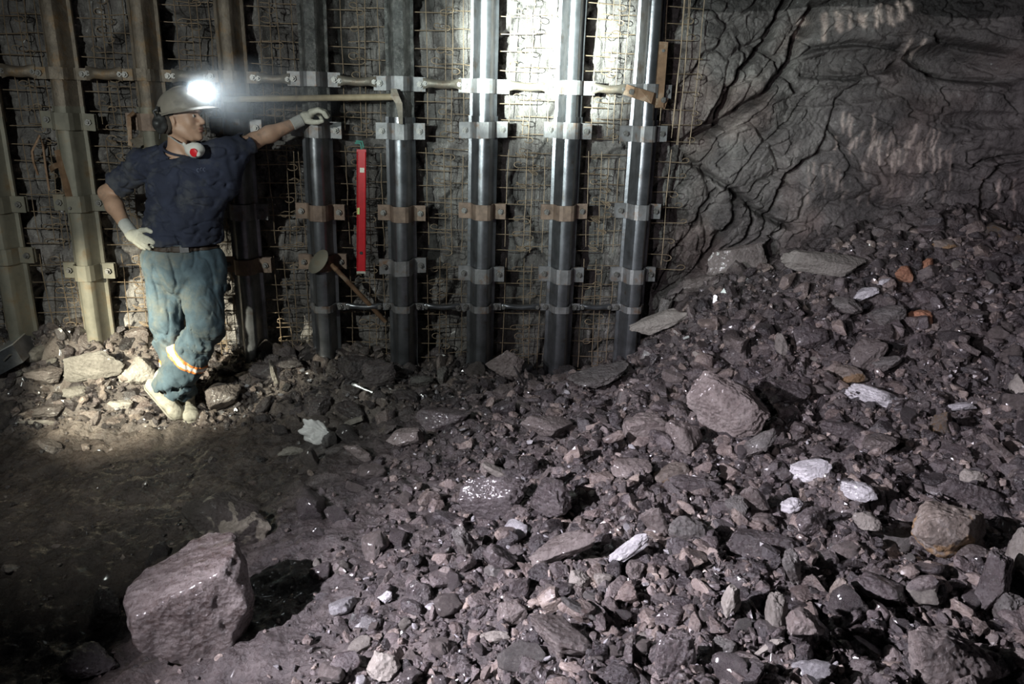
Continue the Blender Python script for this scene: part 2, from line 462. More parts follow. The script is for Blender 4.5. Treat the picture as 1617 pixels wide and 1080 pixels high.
# ------------------------------------------------------------------ signed distance modelling
class SDF:
    def __init__(s, lo, hi, h):
        s.lo = np.array(lo, float); s.h = h
        s.n = np.ceil((np.array(hi) - s.lo) / h).astype(int) + 1
        s.f = np.full(s.n, 1.0, np.float32)

    def sub(s, lo, hi, pad):
        a = np.clip(np.floor((np.array(lo) - pad - s.lo) / s.h).astype(int), 0, s.n)
        b = np.clip(np.ceil((np.array(hi) + pad - s.lo) / s.h).astype(int) + 1, 0, s.n)
        if np.any(b <= a):
            return None, None
        sl = tuple(slice(i, j) for i, j in zip(a, b))
        g = [s.lo[i] + s.h * np.arange(a[i], b[i]) for i in range(3)]
        return sl, np.meshgrid(*g, indexing='ij', sparse=True)

    def blend(s, sl, d, k, op):
        f = s.f[sl]
        if op == 'add':
            if k > 0:
                hh = np.clip(0.5 + 0.5 * (f - d) / k, 0, 1)
                s.f[sl] = f * (1 - hh) + d * hh - k * hh * (1 - hh)
            else:
                s.f[sl] = np.minimum(f, d)
        elif op == 'sub':
            if k > 0:
                hh = np.clip(0.5 - 0.5 * (f + d) / k, 0, 1)
                s.f[sl] = f * (1 - hh) + (-d) * hh + k * hh * (1 - hh)
            else:
                s.f[sl] = np.maximum(f, -d)

    def cone(s, a, b, ra, rb, k=0.02, op='add', clip=None):
        a = np.array(a, float); b = np.array(b, float)
        pad = max(ra, rb) + k + 4 * s.h + 0.02
        sl, g = s.sub(np.minimum(a, b), np.maximum(a, b), pad)
        if sl is None: return s
        ab = b - a; L = float(ab @ ab) + 1e-12
        px, py, pz = g[0] - a[0], g[1] - a[1], g[2] - a[2]
        t = np.clip((px * ab[0] + py * ab[1] + pz * ab[2]) / L, 0, 1)
        d = np.sqrt((px - t * ab[0]) ** 2 + (py - t * ab[1]) ** 2 + (pz - t * ab[2]) ** 2) - (ra + (rb - ra) * t)
        if clip is not None:
            cp, cn = np.array(clip[0], float), np.array(clip[1], float)
            cn = cn / np.linalg.norm(cn)
            d = np.maximum(d, (g[0] - cp[0]) * cn[0] + (g[1] - cp[1]) * cn[1] + (g[2] - cp[2]) * cn[2])
        s.blend(sl, d.astype(np.float32), k, op)
        return s

    def ell(s, c, r, k=0.02, fr=None, op='add'):
        """ellipsoid, fr = 3x3 columns local axes"""
        c = np.array(c, float); r = np.array(r, float)
        pad = r.max() + k + 4 * s.h + 0.02
        sl, g = s.sub(c, c, pad)
        if sl is None: return s
        p = [g[0] - c[0], g[1] - c[1], g[2] - c[2]]
        if fr is not None:
            fr = np.array(fr)
            p = [p[0] * fr[0, i] + p[1] * fr[1, i] + p[2] * fr[2, i] for i in range(3)]
        k0 = np.sqrt((p[0] / r[0]) ** 2 + (p[1] / r[1]) ** 2 + (p[2] / r[2]) ** 2)
        k1 = np.sqrt((p[0] / r[0] ** 2) ** 2 + (p[1] / r[1] ** 2) ** 2 + (p[2] / r[2] ** 2) ** 2) + 1e-9
        s.blend(sl, (k0 * (k0 - 1) / k1).astype(np.float32), k, op)
        return s

    def plane(s, p, n):
        """keep the side where (x-p).n < 0"""
        p = np.array(p, float); n = np.array(n, float); n /= np.linalg.norm(n)
        g = np.meshgrid(*[s.lo[i] + s.h * np.arange(s.n[i]) for i in range(3)], indexing='ij', sparse=True)
        d = (g[0] - p[0]) * n[0] + (g[1] - p[1]) * n[1] + (g[2] - p[2]) * n[2]
        s.f = np.maximum(s.f, d.astype(np.float32))
        return s

    def near_noise(s, fn, band=0.03):
        idx = np.nonzero(np.abs(s.f) < band)
        p = [s.lo[i] + s.h * idx[i] for i in range(3)]
        s.f[idx] += fn(*p).astype(np.float32)
        return s

    def mesh(s):
        f = s.f; inn = f < 0
        c = [inn[i:inn.shape[0] - 1 + i, j:inn.shape[1] - 1 + j, k:inn.shape[2] - 1 + k] for i in (0, 1) for j in (0, 1) for k in (0, 1)]
        cnt = sum(x.astype(np.int8) for x in c)
        act = (cnt > 0) & (cnt < 8)
        I = np.array(np.nonzero(act)).T
        vid = np.full(act.shape, -1, np.int64)
        vid[act] = np.arange(len(I))
        acc = np.zeros((len(I), 3)); num = np.zeros(len(I))
        corners = [(i, j, k) for i in (0, 1) for j in (0, 1) for k in (0, 1)]
        for a in corners:
            for ax in range(3):
                if a[ax]: continue
                b = list(a); b[ax] = 1
                fa = f[I[:, 0] + a[0], I[:, 1] + a[1], I[:, 2] + a[2]]
                fb = f[I[:, 0] + b[0], I[:, 1] + b[1], I[:, 2] + b[2]]
                m = (fa < 0) != (fb < 0)
                t = np.where(m, fa / np.where(fa == fb, 1, fa - fb), 0)
                q = np.tile(np.array(a, float), (len(I), 1)); q[:, ax] += t
                acc[m] += q[m]; num[m] += 1
        V = s.lo + s.h * (I + acc / num[:, None])
        Fs = []
        for ax in range(3):
            sa = [slice(None)] * 3; sb = [slice(None)] * 3
            sa[ax] = slice(0, -1); sb[ax] = slice(1, None)
            A = inn[tuple(sa)]; B = inn[tuple(sb)]
            e = np.array(np.nonzero(A != B)).T
            o1, o2 = [i for i in range(3) if i != ax]
            ok = (e[:, o1] > 0) & (e[:, o2] > 0) & (e[:, o1] < f.shape[o1] - 1) & (e[:, o2] < f.shape[o2] - 1)
            e = e[ok]
            def cell(d1, d2):
                q = e.copy(); q[:, o1] += d1; q[:, o2] += d2
                return vid[q[:, 0], q[:, 1], q[:, 2]]
            q = np.stack([cell(-1, -1), cell(0, -1), cell(0, 0), cell(-1, 0)], 1)
            flip = A[e[:, 0], e[:, 1], e[:, 2]]
            if ax == 1: flip = ~flip
            q[~flip] = q[~flip][:, ::-1]
            Fs.append(q)
        Fq = np.concatenate(Fs)
        Fq = Fq[(Fq >= 0).all(1)]
        return V, Fq


def smooth_mesh(V, Fq, it=2, lam=0.5):
    E = np.concatenate([Fq[:, [0, 1]], Fq[:, [1, 2]], Fq[:, [2, 3]], Fq[:, [3, 0]]])
    for _ in range(it):
        s_ = np.zeros_like(V); n = np.zeros(len(V))
        for a, b in ((0, 1), (1, 0)):
            for d in range(3):
                s_[:, d] += np.bincount(E[:, a], V[E[:, b], d], len(V))
            n += np.bincount(E[:, a], minlength=len(V))
        V = V + lam * (s_ / np.maximum(n, 1)[:, None] - V)
    return V
# ------------------------------------------------------------------ terrain
def back_y(x):
    """depth of the rock behind the steel, growing forward a little at the far end"""
    return WA + 0.04 + 0.21 - 0.075 * np.clip((-1.3 - np.asarray(x)) / .6, 0, 1) + WB * x - 0.075 * np.maximum(0, np.asarray(x) - 1.0) ** 2


ctrl = []
for px, py in [(-60, 525), (30, 530), (100, 525), (150, 520), (250, 545), (330, 560), (400, 565), (515, 565), (575, 560), (637, 583), (700, 570), (757, 575), (820, 580), (882, 603), (940, 590), (985, 572), (1030, 530)]:
    ctrl.append(wallp(px, py))
    q = wallp(px, py, 0.35); ctrl.append(Vector((q.x, q.y, wallp(px, py).z + 0.02)))
for px, py in [(1060, 495), (1100, 445), (1160, 425), (1230, 400), (1320, 362), (1400, 338), (1500, 340), (1617, 347), (1720, 350)]:
    r_ = ray(px, py); Y = 4.9
    for _ in range(12):
        Y = float(back_y(r_.x * Y)) - 0.05
    q = CAM + r_ * Y
    ctrl.append(q); ctrl.append(q + Vector((0, 0.4, 0.05)))
for px, py, Y in [(300, 668, 4.02), (1150, 690, 3.35), (1400, 500, 4.25), (1550, 480, 4.2), (1300, 560, 3.95), (1617, 600, 3.5),
                  (1500, 800, 2.55), (1500, 1060, 1.80), (1617, 900, 2.2), (1000, 1060, 1.80), (1000, 800, 2.7), (800, 700, 3.45), (1000, 600, 3.95),
                  (1080, 560, 4.15), (1150, 500, 4.35), (900, 650, 3.75),
                  (600, 900, 2.4), (600, 1070, 1.9), (300, 1070, 1.95), (100, 900, 2.65), (50, 1070, 2.1), (100, 700, 3.8), (500, 650, 3.95),
                  (640, 650, 3.9), (200, 620, 4.2), (50, 620, 4.25), (400, 800, 3.05), (0, 800, 3.2), (-200, 700, 3.8), (1200, 950, 2.05), (750, 850, 2.6)]:
    ctrl.append(P(px, py, Y))
ctrl += [Vector((0, 0.6, 0.12)), Vector((-1.5, 0.8, 0.0)), Vector((1.5, 0.8, 0.22)), Vector((3.5, 2.0, 0.45)), Vector((4.5, 3.5, 0.8)), Vector((-4, 3, 0.0)), Vector((-4, 1, 0)), Vector((-4.5, 4.6, 0.2)), Vector((4.5, 5, 0.95))]
CP = np.array([(c.x, c.y, c.z) for c in ctrl])


def _tps(d2):
    return np.where(d2 > 1e-12, d2 * np.log(d2 + 1e-12), 0)


n_ = len(CP)
K = _tps(((CP[:, None, :2] - CP[None, :, :2]) ** 2).sum(-1)) + 0.03 * np.eye(n_)
Q_ = np.concatenate([np.ones((n_, 1)), CP[:, :2]], 1)
sol = np.linalg.solve(np.block([[K, Q_], [Q_.T, np.zeros((3, 3))]]), np.concatenate([CP[:, 2], np.zeros(3)]))
GX0, GX1, GY0, GY1, GS = -4.6, 4.8, 0.5, 5.5, 0.013
gx = np.arange(GX0, GX1, GS); gy = np.arange(GY0, GY1, GS)
cx_, cy_ = np.meshgrid(np.arange(GX0, GX1 + .1, .1), np.arange(GY0, GY1 + .1, .1), indexing='ij')
cz_ = sol[n_] + sol[n_ + 1] * cx_ + sol[n_ + 2] * cy_
for i in range(n_):
    cz_ = cz_ + sol[i] * _tps((cx_ - CP[i, 0]) ** 2 + (cy_ - CP[i, 1]) ** 2)


def bil(A, x, y, x0, y0, h):
    fx = np.clip((x - x0) / h, 0, A.shape[0] - 1.001); fy = np.clip((y - y0) / h, 0, A.shape[1] - 1.001)
    i = fx.astype(int); j = fy.astype(int); u = fx - i; v = fy - j
    return A[i, j] * (1 - u) * (1 - v) + A[i + 1, j] * u * (1 - v) + A[i, j + 1] * (1 - u) * v + A[i + 1, j + 1] * u * v


XX, YY = np.meshgrid(gx, gy, indexing='ij')
Z = bil(cz_, XX, YY, GX0, GY0, .1)
pile = np.clip((XX + 0.5) / 1.2, 0, 1)                       # how much loose broken rock covers the ground
bank = np.clip((YY - 3.75 + 0.06 * np.sin(XX * 5)) / .25, 0, 1) * np.clip((-0.3 - XX) / .8, 0, 1)
loose = np.maximum(pile, bank * .8)
zz0 = np.zeros_like(XX)
Z += 0.075 * fbm(XX * 1.6, YY * 1.6, zz0, 4) * (0.35 + 0.65 * loose)
Z += 0.022 * fbm(XX * 7, YY * 7, zz0 + 3, 5, .6)
h1, e1 = worley_plates(XX + .05 * fbm(XX * 4, YY * 4, zz0 + 9, 2), YY + .05 * fbm(XX * 4, YY * 4, zz0 + 19, 2), 0.15, 5, 1.6)
Z += (0.06 * h1 - 0.03 * np.clip(1 - e1 * 5, 0, 1)) * (0.12 + 0.88 * loose)
h2, e2 = worley_plates(XX + .02 * fbm(XX * 9, YY * 9, zz0 + 4, 2), YY + .02 * fbm(XX * 9, YY * 9, zz0 + 7, 2), 0.055, 8, 1.6)
Z += (0.028 * h2 - 0.012 * np.clip(1 - e2 * 5, 0, 1)) * (0.25 + 0.75 * loose)
Z += 0.006 * fbm(XX * 30, YY * 30, zz0 + 5, 3, .7)
foot = np.exp(-((XX + 1.79) ** 2 + (YY - 4.03) ** 2) / (2 * .16 ** 2))
FOOT_Z = -0.03
Z = Z * (1 - foot) + foot * (FOOT_Z + 0.15 * (Z - FOOT_Z))


def ground(x, y):
    return bil(Z, np.asarray(x, float), np.asarray(y, float), GX0, GY0, GS)


def hit(px, py, d=0.0):
    """where the line of sight through a picture point meets the ground"""
    r = ray(px, py)
    ts = np.arange(1.0, 5.6, 0.01)
    hz = ground(r.x * ts, ts) + d
    below = np.nonzero(CAM.z + r.z * ts <= hz)[0]
    t = ts[below[0]] if len(below) else 5.2
    return Vector((r.x * t, t, float(ground(r.x * t, t))))


def grid_faces(a, b):
    i, j = np.meshgrid(np.arange(a - 1), np.arange(b - 1), indexing='ij')
    q = i * b + j
    return np.stack([q, q + b, q + b + 1, q + 1], -1).reshape(-1, 4)


tn = fbm(XX * 2.3, YY * 2.3, zz0 + 11, 4)
t3 = np.stack([1 + .22 * tn, 1 + .20 * tn, 1 + .18 * tn], -1)
t3 *= (0.80 + 0.30 * np.clip(h2 + .5, 0, 1))[..., None]
brown = np.clip((-0.9 - XX) / .6, 0, 1)[..., None] * (1 - bank[..., None])
t3 = t3 * (1 - brown * (1 - np.array([1.0, 0.92, 0.82])))
t3 = t3 * (1 + bank[..., None] * np.array([.9, .9, .75]))
fl = obj('floor', np.stack([XX, YY, Z], -1).reshape(-1, 3), grid_faces(len(gx), len(gy)), 'ground', smooth=True, attrs={'tint': np.clip(t3.reshape(-1, 3), 0, 3)})
tag(fl, 'uneven muddy mine floor rising into a heap of broken rock', 'floor', kind='structure')


# ------------------------------------------------------------------ rock walls
def poly_dist(XA, ZA, pts, w):
    """distance field to a polyline, only near it"""
    D = np.full(XA.shape, 9.0)
    for (ax, az), (bx, bz) in zip(pts[:-1], pts[1:]):
        dx, dz = bx - ax, bz - az
        L = dx * dx + dz * dz + 1e-9
        m = (XA > min(ax, bx) - w) & (XA < max(ax, bx) + w) & (ZA > min(az, bz) - w) & (ZA < max(az, bz) + w)
        x = XA[m]; z = ZA[m]
        t = np.clip(((x - ax) * dx + (z - az) * dz) / L, 0, 1)
        D[m] = np.minimum(D[m], np.hypot(x - ax - t * dx, z - az - t * dz))
    return D


def facept(px, py):
    r_ = ray(px, py); Y = 4.9
    for _ in range(12):
        Y = float(back_y(r_.x * Y))
    q = CAM + r_ * Y
    return (q.x, q.z)


def wall_grid(x0, x1, z0, z1, h):
    return np.meshgrid(np.arange(x0, x1, h), np.arange(z0, z1, h), indexing='ij')


# behind the steel: blocky ground with vertical fractures
BX, BZ = wall_grid(-4.6, 1.0, -0.5, 3.0, 0.014)
zz = np.zeros_like(BX)
wx = BX + .06 * fbm(BX * 3, BZ * 3, zz, 3); wz = BZ + .08 * fbm(BX * 3, BZ * 3, zz + 5, 3)
hA, eA = worley_plates(wx * 1.25, wz * .75, 0.26, 21, 1.0)
hB, eB = worley_plates(wx * 1.5, wz, 0.09, 22, 1.2)
D = 0.10 * hA - 0.05 * np.clip(1 - eA * 7, 0, 1) + 0.035 * hB - .012 * np.clip(1 - eB * 6, 0, 1) + .05 * fbm(BX * 2, BZ * 2, zz, 4) + .012 * fbm(BX * 14, BZ * 8, zz, 4)
D = D + 0.05 * np.clip((0.55 - BZ) / .5, 0, 1)
YB = back_y(BX) - np.clip(D, -.3, .12 - .06 * np.clip((-1.3 - BX) / .6, 0, 1))
tt = (1 + .25 * fbm(BX * 3, BZ * 2, zz + 8, 4) + .3 * hA) * (1 + .7 * np.clip((-1.5 - BX) / .4, 0, 1) * np.clip((1.0 - BZ) / .3, 0, 1) + .35 * np.clip((BX + .8) / .4, 0, 1) * np.clip((BZ - 1.1) / .4, 0, 1))  # last term whitens the upper rock: bright lamp pool painted into the tint
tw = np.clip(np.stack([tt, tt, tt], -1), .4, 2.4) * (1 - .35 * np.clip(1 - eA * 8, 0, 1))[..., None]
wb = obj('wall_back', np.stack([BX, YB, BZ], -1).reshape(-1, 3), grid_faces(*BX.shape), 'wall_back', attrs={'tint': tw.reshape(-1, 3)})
tag(wb, 'blocky rock wall behind the steel arches and wire mesh', 'wall', kind='structure')

# open rock face beyond the last arch
FX, FZ = wall_grid(0.95, 4.6, -0.1, 2.9, 0.0065)
zz = np.zeros_like(FX)
fold = fbm(FX * .9 + 3, FZ * 1.3, zz, 3)
D = .12 * fold + .020 * np.sin((FZ * 13 + FX * 1.5 + 5.5 * fold)) * np.clip((FX - 1.5) / .6, 0, 1) * (.4 + .6 * np.clip(fbm(FX * 1.1, FZ * 1.1, zz + 40, 2) + .4, 0, 1))
left = np.clip((2.25 - FX) / .5, 0, 1)
# slabs that lean: coordinates turned so the joints run down to the near corner
a = R(52); U1 = FX * math.cos(a) + FZ * math.sin(a); U2 = -FX * math.sin(a) + FZ * math.cos(a)
w1 = .05 * fbm(FX * 3, FZ * 3, zz + 2, 3)
hC, eC = worley_plates((U1 + w1) * .6, (U2 + w1) * 1.5, 0.28, 33, 1.4)
hE, eE = worley_plates(U1 + w1, (U2 - w1) * 1.3, 0.10, 37, 1.2)
D += left * (.11 * hC - .05 * np.clip(1 - eC * 8, 0, 1) + .028 * hE - .012 * np.clip(1 - eE * 7, 0, 1))
rid = 1 - np.abs(fbm(FX * 2.2 + 7, FZ * 4.2 + .8 * FX, zz + 60, 4))
D += (1 - left) * (-.03 * np.clip((rid - .86) / .14, 0, 1))
D += .012 * fbm(FX * 7, FZ * 9, zz + 70, 5, .55) + .006 * fbm(FX * 26, FZ * 26, zz + 71, 3, .6)
cracks = [([(1250, -10), (1225, 40), (1205, 75), (1170, 110), (1150, 150), (1135, 185)], .020, .13),
          ([(1205, 72), (1222, 92), (1230, 110)], .012, .08),
          ([(1290, 10), (1262, 70), (1240, 115), (1205, 150), (1165, 175), (1130, 205), (1100, 215)], .028, .15),
          ([(1085, 250), (1120, 275), (1165, 305), (1190, 330), (1225, 350), (1255, 360)], .018, .09),
          ([(1165, 305), (1160, 350), (1130, 385), (1110, 420)], .02, .12),
          ([(1245, 120), (1262, 145)], .012, .07), ([(1245, 105), (1290, 75), (1350, 68), (1420, 78)], .016, .07),
          ([(1270, 118), (1330, 125), (1400, 112), (1420, 100)], .014, .06),
          ([(1310, 200), (1335, 235), (1345, 262), (1330, 285)], .010, .04),
          ([(1480, 60), (1520, 70), (1600, 85)], .02, .08), ([(1470, 115), (1520, 125), (1600, 130)], .02, .09),
          ([(1510, 262), (1540, 270), (1555, 255), (1617, 245)], .012, .05),
          ([(1555, 335), (1560, 290), (1585, 265), (1617, 258)], .014, .06), ([(1180, 120), (1175, 90), (1165, 60)], .010, .05),
          ([(1135, 300), (1110, 330), (1100, 360)], .012, .07), ([(1190, 330), (1180, 375), (1150, 400)], .012, .07)]
CRK = np.zeros_like(FX)
for pts, w, dep in cracks:
    q = [facept(*p) for p in pts]
    dd = poly_dist(FX + .018 * fbm(FX * 9, FZ * 9, zz + 80, 3), FZ, q, .15)
    D -= dep * np.exp(-(dd / w) ** 2)
    CRK = np.maximum(CRK, np.exp(-(dd / w) ** 2))
# lens shaped hollow under the folded band
for (px, py, ru, rv, dep, rot) in [(1340, 98, .36, .075, .07, 4), (1530, 100, .38, .11, .16, -6), (1340, 150, .4, .06, .05, 8), (1560, 190, .3, .06, .06, 0)]:
    cx0, cz0 = facept(px, py); c_, s_ = math.cos(R(rot)), math.sin(R(rot))
    uu = ((FX - cx0) * c_ + (FZ - cz0) * s_) / ru; vv = (-(FX - cx0) * s_ + (FZ - cz0) * c_) / rv
    D -= dep * np.clip(1 - np.hypot(uu, vv) ** 2, 0, 1) ** .6
MARK = np.zeros_like(FX)
rs = random.Random(5)


def stroke(px, py, ln, lean, w=.010, amp=1.0):
    p0 = facept(px, py); p1 = facept(px + lean, py + ln)
    pm = ((p0[0] + p1[0]) / 2 + rs.uniform(-.008, .008), (p0[1] + p1[1]) / 2)
    dd = poly_dist(FX, FZ, [p0, pm, p1], .05)
    MARK[:] = np.maximum(MARK, amp * np.clip(1.3 * np.exp(-(dd / w) ** 2) * (.75 + .5 * fbm(FX * 40, FZ * 30, zz, 2)), 0, 1))


for px, py, ln in [(1271, 28, 26), (1282, 18, 16), (1302, 24, 38), (1306, 22, 24), (1322, 20, 26), (1326, 24, 24), (1341, 26, 18), (1358, 24, 14), (1363, 26, 16), (1380, 14, 28), (1386, 10, 24), (1400, 10, 28), (1405, 14, 26), (1418, 4, 28), (1423, 6, 24), (1434, 4, 12)]:
    stroke(px, py, ln, rs.uniform(-3, 3), .013, 1.0)
for i in range(46):
    u = rs.random()
    px = 1318 + u * 190 + rs.uniform(-6, 6); py = 172 + u * 50 + rs.uniform(-8, 45)
    stroke(px, py, rs.uniform(14, 40), rs.uniform(-5, 1), .0075, rs.uniform(.35, .7))
for i in range(26):
    px = rs.uniform(1270, 1500); py = rs.uniform(255, 305)
    stroke(px, py, rs.uniform(12, 34), rs.uniform(-3, 1), .008, rs.uniform(.2, .45))
for px in (1432, 1434, 1452, 1455): stroke(px, 64, 26, 0, .009, .7)
for px, ln in ((1583, 55), (1558, 45), (1612, 60), (1480, 60)): stroke(px, 285 if px != 1480 else 205, ln, -4, .008, .55)
D -= .003 * MARK
YF = back_y(FX) - np.clip(D, -.35, .25)
vein = np.clip((fbm(FX * 1.5 + 9, FZ * 5 + FX, zz + 30, 4) - .1) * 2.5, 0, 1)
ro = np.clip(fbm(FX * 2.2, FZ * 2.0, zz + 90, 3) * 1.6, 0, 1)
tf = np.ones(FX.shape + (3,)) * (1 + .3 * fbm(FX * 4, FZ * 4, zz + 12, 4))[..., None]
tf += (.9 * left * (1 - np.clip((1.35 - FZ) / .6, 0, 1)))[..., None] * np.array([1., 1.1, 1.05])  # greenish lamp light painted into the upper near part of the face
tf *= 1 - .35 * vein[..., None]
tf *= 1 + ro[..., None] * np.array([.18, .04, 0])
tf *= 1 - .4 * CRK[..., None]
tf = np.where(FZ[..., None] > 2.33 + .03 * np.sin(FX[..., None] * 4), tf * .35, tf)  # dark top strip: shade of an overhang put into the colour
tf = tf * (1 - MARK[..., None]) + MARK[..., None] * np.array([5.2, 4.8, 4.4])
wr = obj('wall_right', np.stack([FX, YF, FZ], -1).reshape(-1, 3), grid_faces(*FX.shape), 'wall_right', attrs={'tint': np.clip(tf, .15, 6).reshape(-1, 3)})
tag(wr, 'folded bare rock face with pale pick marks above the rubble heap', 'wall', kind='structure')

# ------------------------------------------------------------------ steel arches
UN = Vector((1, WB, 0)).normalized()
VN = Vector((WB, -1, 0)).normalized()         # from the wall towards the viewer
BEAM_X = [-3.02, -2.57, -2.11, -1.645, -1.19, -0.702, -0.211, 0.300, 0.767]


def wp(x, u, v, z):
    return Vector((x, WA + 0.04 + WB * x, z)) + UN * u + VN * v


OUT = [(-.088, .0), (-.088, .020), (-.070, .026), (-.060, .040), (-.045, .090), (-.040, .106), (-.030, .118), (-.016, .124), (0, .1255), (.016, .124), (.030, .118), (.040, .106), (.045, .090), (.060, .040), (.070, .026), (.088, .020), (.088, .0)]
INN = [(.070, .004), (.052, .014), (.044, .036), (.028, .098), (.016, .108), (-.016, .108), (-.028, .098), (-.044, .036), (-.052, .014), (-.070, .004)]


def profile(sc=1.0, dv=0.0):
    return [(u * sc, v + dv) for u, v in OUT + INN]


def section_mb(x, z0, z1, dv, sc=1.0, bend=0.0, n=14):
    m = MB(); pr = profile(sc, dv)
    secs = []
    for i in range(n):
        z = z0 + (z1 - z0) * i / (n - 1)
        w = bend * math.sin(i * 1.9 + x * 7)
        secs.append([wp(x, u + w, v, z) for u, v in pr])
    m.loft(secs)
    return m


def hexnut(m, c, ax, r, h):
    """hexagonal nut with a bolt end, axis ax"""
    ax = Vector(ax).normalized(); a = ax.orthogonal().normalized(); b = ax.cross(a); c = Vector(c)
    s0 = [c + (a * math.cos(k * math.pi / 3) + b * math.sin(k * math.pi / 3)) * r for k in range(6)]
    m.loft([s0, [q + ax * h for q in s0]])
    m.tube([c + ax * h * .9, c + ax * (h + .014)], r * .5, 10)


def clamp(x, z, parent, mat, ear=.145, hh=.047, tilt=0.0, dv=0.0, ears=(1, 1), rodlike=False, boltv=None):
    t = .009
    front = [(-.062, .046), (-.050, .106 + dv), (-.038, .128 + dv), (-.024, .135 + dv), (.024, .135 + dv), (.038, .128 + dv), (.050, .106 + dv), (.062, .046)]
    full = ([(-ear, .034)] if ears[0] else [(-.075, .034)]) + [(-.078, .034)] + front + [(.078, .034)] + ([(ear, .034)] if ears[1] else [(.075, .034)])
    path = full
    secs = []
    pin = []
    for i, (u, v) in enumerate(path):
        a = Vector(path[max(i - 1, 0)]); b = Vector(path[min(i + 1, len(path) - 1)])
        d = (b - a); nrm = Vector((-d.y, d.x)).normalized() if d.length > 1e-6 else Vector((0, 1))
        pin.append((Vector((u, v)), Vector((u, v)) - nrm * (-t)))
    m = MB()
    for (p0, p1) in pin:
        dz = tilt * p0.x
        secs.append([wp(x, p0.x, p0.y, z - hh + dz), wp(x, p1.x, p1.y, z - hh + dz), wp(x, p1.x, p1.y, z + hh + dz), wp(x, p0.x, p0.y, z + hh + dz)])
    m.loft(secs)
    c = m.build('strut_collar' if rodlike else 'clamp', mat, parent, smooth=False)
    for s, on in ((-1, ears[0]), (1, ears[1])):
        if not on: continue
        if not rodlike:   # rear plate of the clamp, tightened against the flange
            q = MB().box(wp(x, s * .115, .010, z + tilt * s * .11), UN * .03, VN * .006, Vector((0, 0, hh * .95)))
            q.build('clamp_plate', mat, c, smooth=False)
        b = MB(); hexnut(b, wp(x, s * (ear - .033), .034 + t, z + tilt * s * .11), VN, .0185, .015)
        b.build('bolt', 'bolt', c, smooth=False)
    return c


beam_labels = [
    'dusty steel arch at the left picture edge, above the shiny metal box',
    'dusty steel arch with a rusty bar clipped to it, behind the big pale slab',
    'rusted steel arch rising just behind the miner and his helmet',
    'rusted steel arch in front of the miner\'s face and chest, its foot beside his knee',
    'steel arch the miner props his gloved hand on',
    'steel arch with the pick head hooked on it, right of the red level',
    'steel arch between the pick head arch and the brightest arch, glaring at its top clamp',
    'steel arch glaring white at its top, its foot reaching lowest into the rubble',
    'last steel arch before the open rock face, crossed by a rusty angled bracket']
cl_px = {0: [(12, 322), (22, 402)], 1: [(112, 191), (133, 320), (146, 427)], 2: [(222, 192), (232, 322)], 3: [(380, 200), (388, 333), (380, 418)],
         4: [(508, 204), (512, 334), (510, 413)], 5: [(633, 207), (631, 336), (637, 420)], 6: [(765, 205), (762, 333), (762, 432)],
         7: [(893, 206), (882, 334), (882, 433)], 8: [(1012, 211), (1008, 333), (1005, 433)]}
top_mat = ['steel_rust', 'steel_rust', 'steel_rust', 'steel_rust', 'steel_scale', 'steel_scale', 'steel', 'steel', 'steel']
low_mat = ['steel_dust', 'steel_dust', 'steel_dust', 'steel', 'steel', 'steel', 'steel', 'steel', 'steel']
foot_px = [535, 522, 545, 565, 565, 585, 577, 604, 572]
beams = []
for i, x in enumerate(BEAM_X):
    zb = float(ground(x, WA + WB * x)) - 0.12
    zb = min(zb, wallp(W_ / 2 + x * 250, foot_px[i]).z - .08)
    ty = WA + .04 + WB * x
    t = thing('steel_arch', (x, ty, zb), beam_labels[i], 'arch support')
    beams.append(t)
    zs = [wallp(px, py).z for px, py in cl_px[i]]
    zA = zs[0] if i else 1.5
    zC = zs[-1] if len(zs) > 2 or i == 0 else .7
    section_mb(x, zC - .10, 3.0, -.013, .93, .0012).build('upper_section', top_mat[i], t, sharp=25)
    section_mb(x, zb, zA + .08, .0, 1.0, .0008).build('lower_section', low_mat[i], t, sharp=25)
    for k, z in enumerate(zs):
        mat = 'clamp_rust' if (i, k) in ((5, 1), (7, 1), (3, 2), (4, 2), (4, 1), (2, 0), (6, 1)) else ('steel_dust' if i < 2 else 'clamp')
        clamp(x, z, t, mat, tilt=random.uniform(-.05, .05), dv=0)
    clamp(x, wallp(640, 131).z + random.uniform(-.006, .006), t, 'clamp' if i > 3 else 'steel_rust', ear=.150, hh=.040 if i > 3 else .032, dv=-.012, rodlike=True)
    if i >= 4:
        clamp(x, wallp(700, 484).z, t, 'clamp', ear=.130, hh=.022, dv=-.004, ears=(i > 4, i < 8), rodlike=True)

# spacer pipes between the arches
zU, zL = wallp(640, 131).z, wallp(700, 484).z
up_lab = ['dusty rusty pipe strut leaving the photo at the upper left', 'rusty pipe strut in the bay above the hooked rusty plate', 'dusty pipe strut in the bay just above the helmet',
          'pipe strut in the bay where the long pick handle starts', 'pipe strut above the gloved hand and pick handle', 'brown pipe strut right of the pick head',
          'brightly lit pale pipe strut between the two glaring arches', 'grey pipe strut leading to the rusty angled bracket']


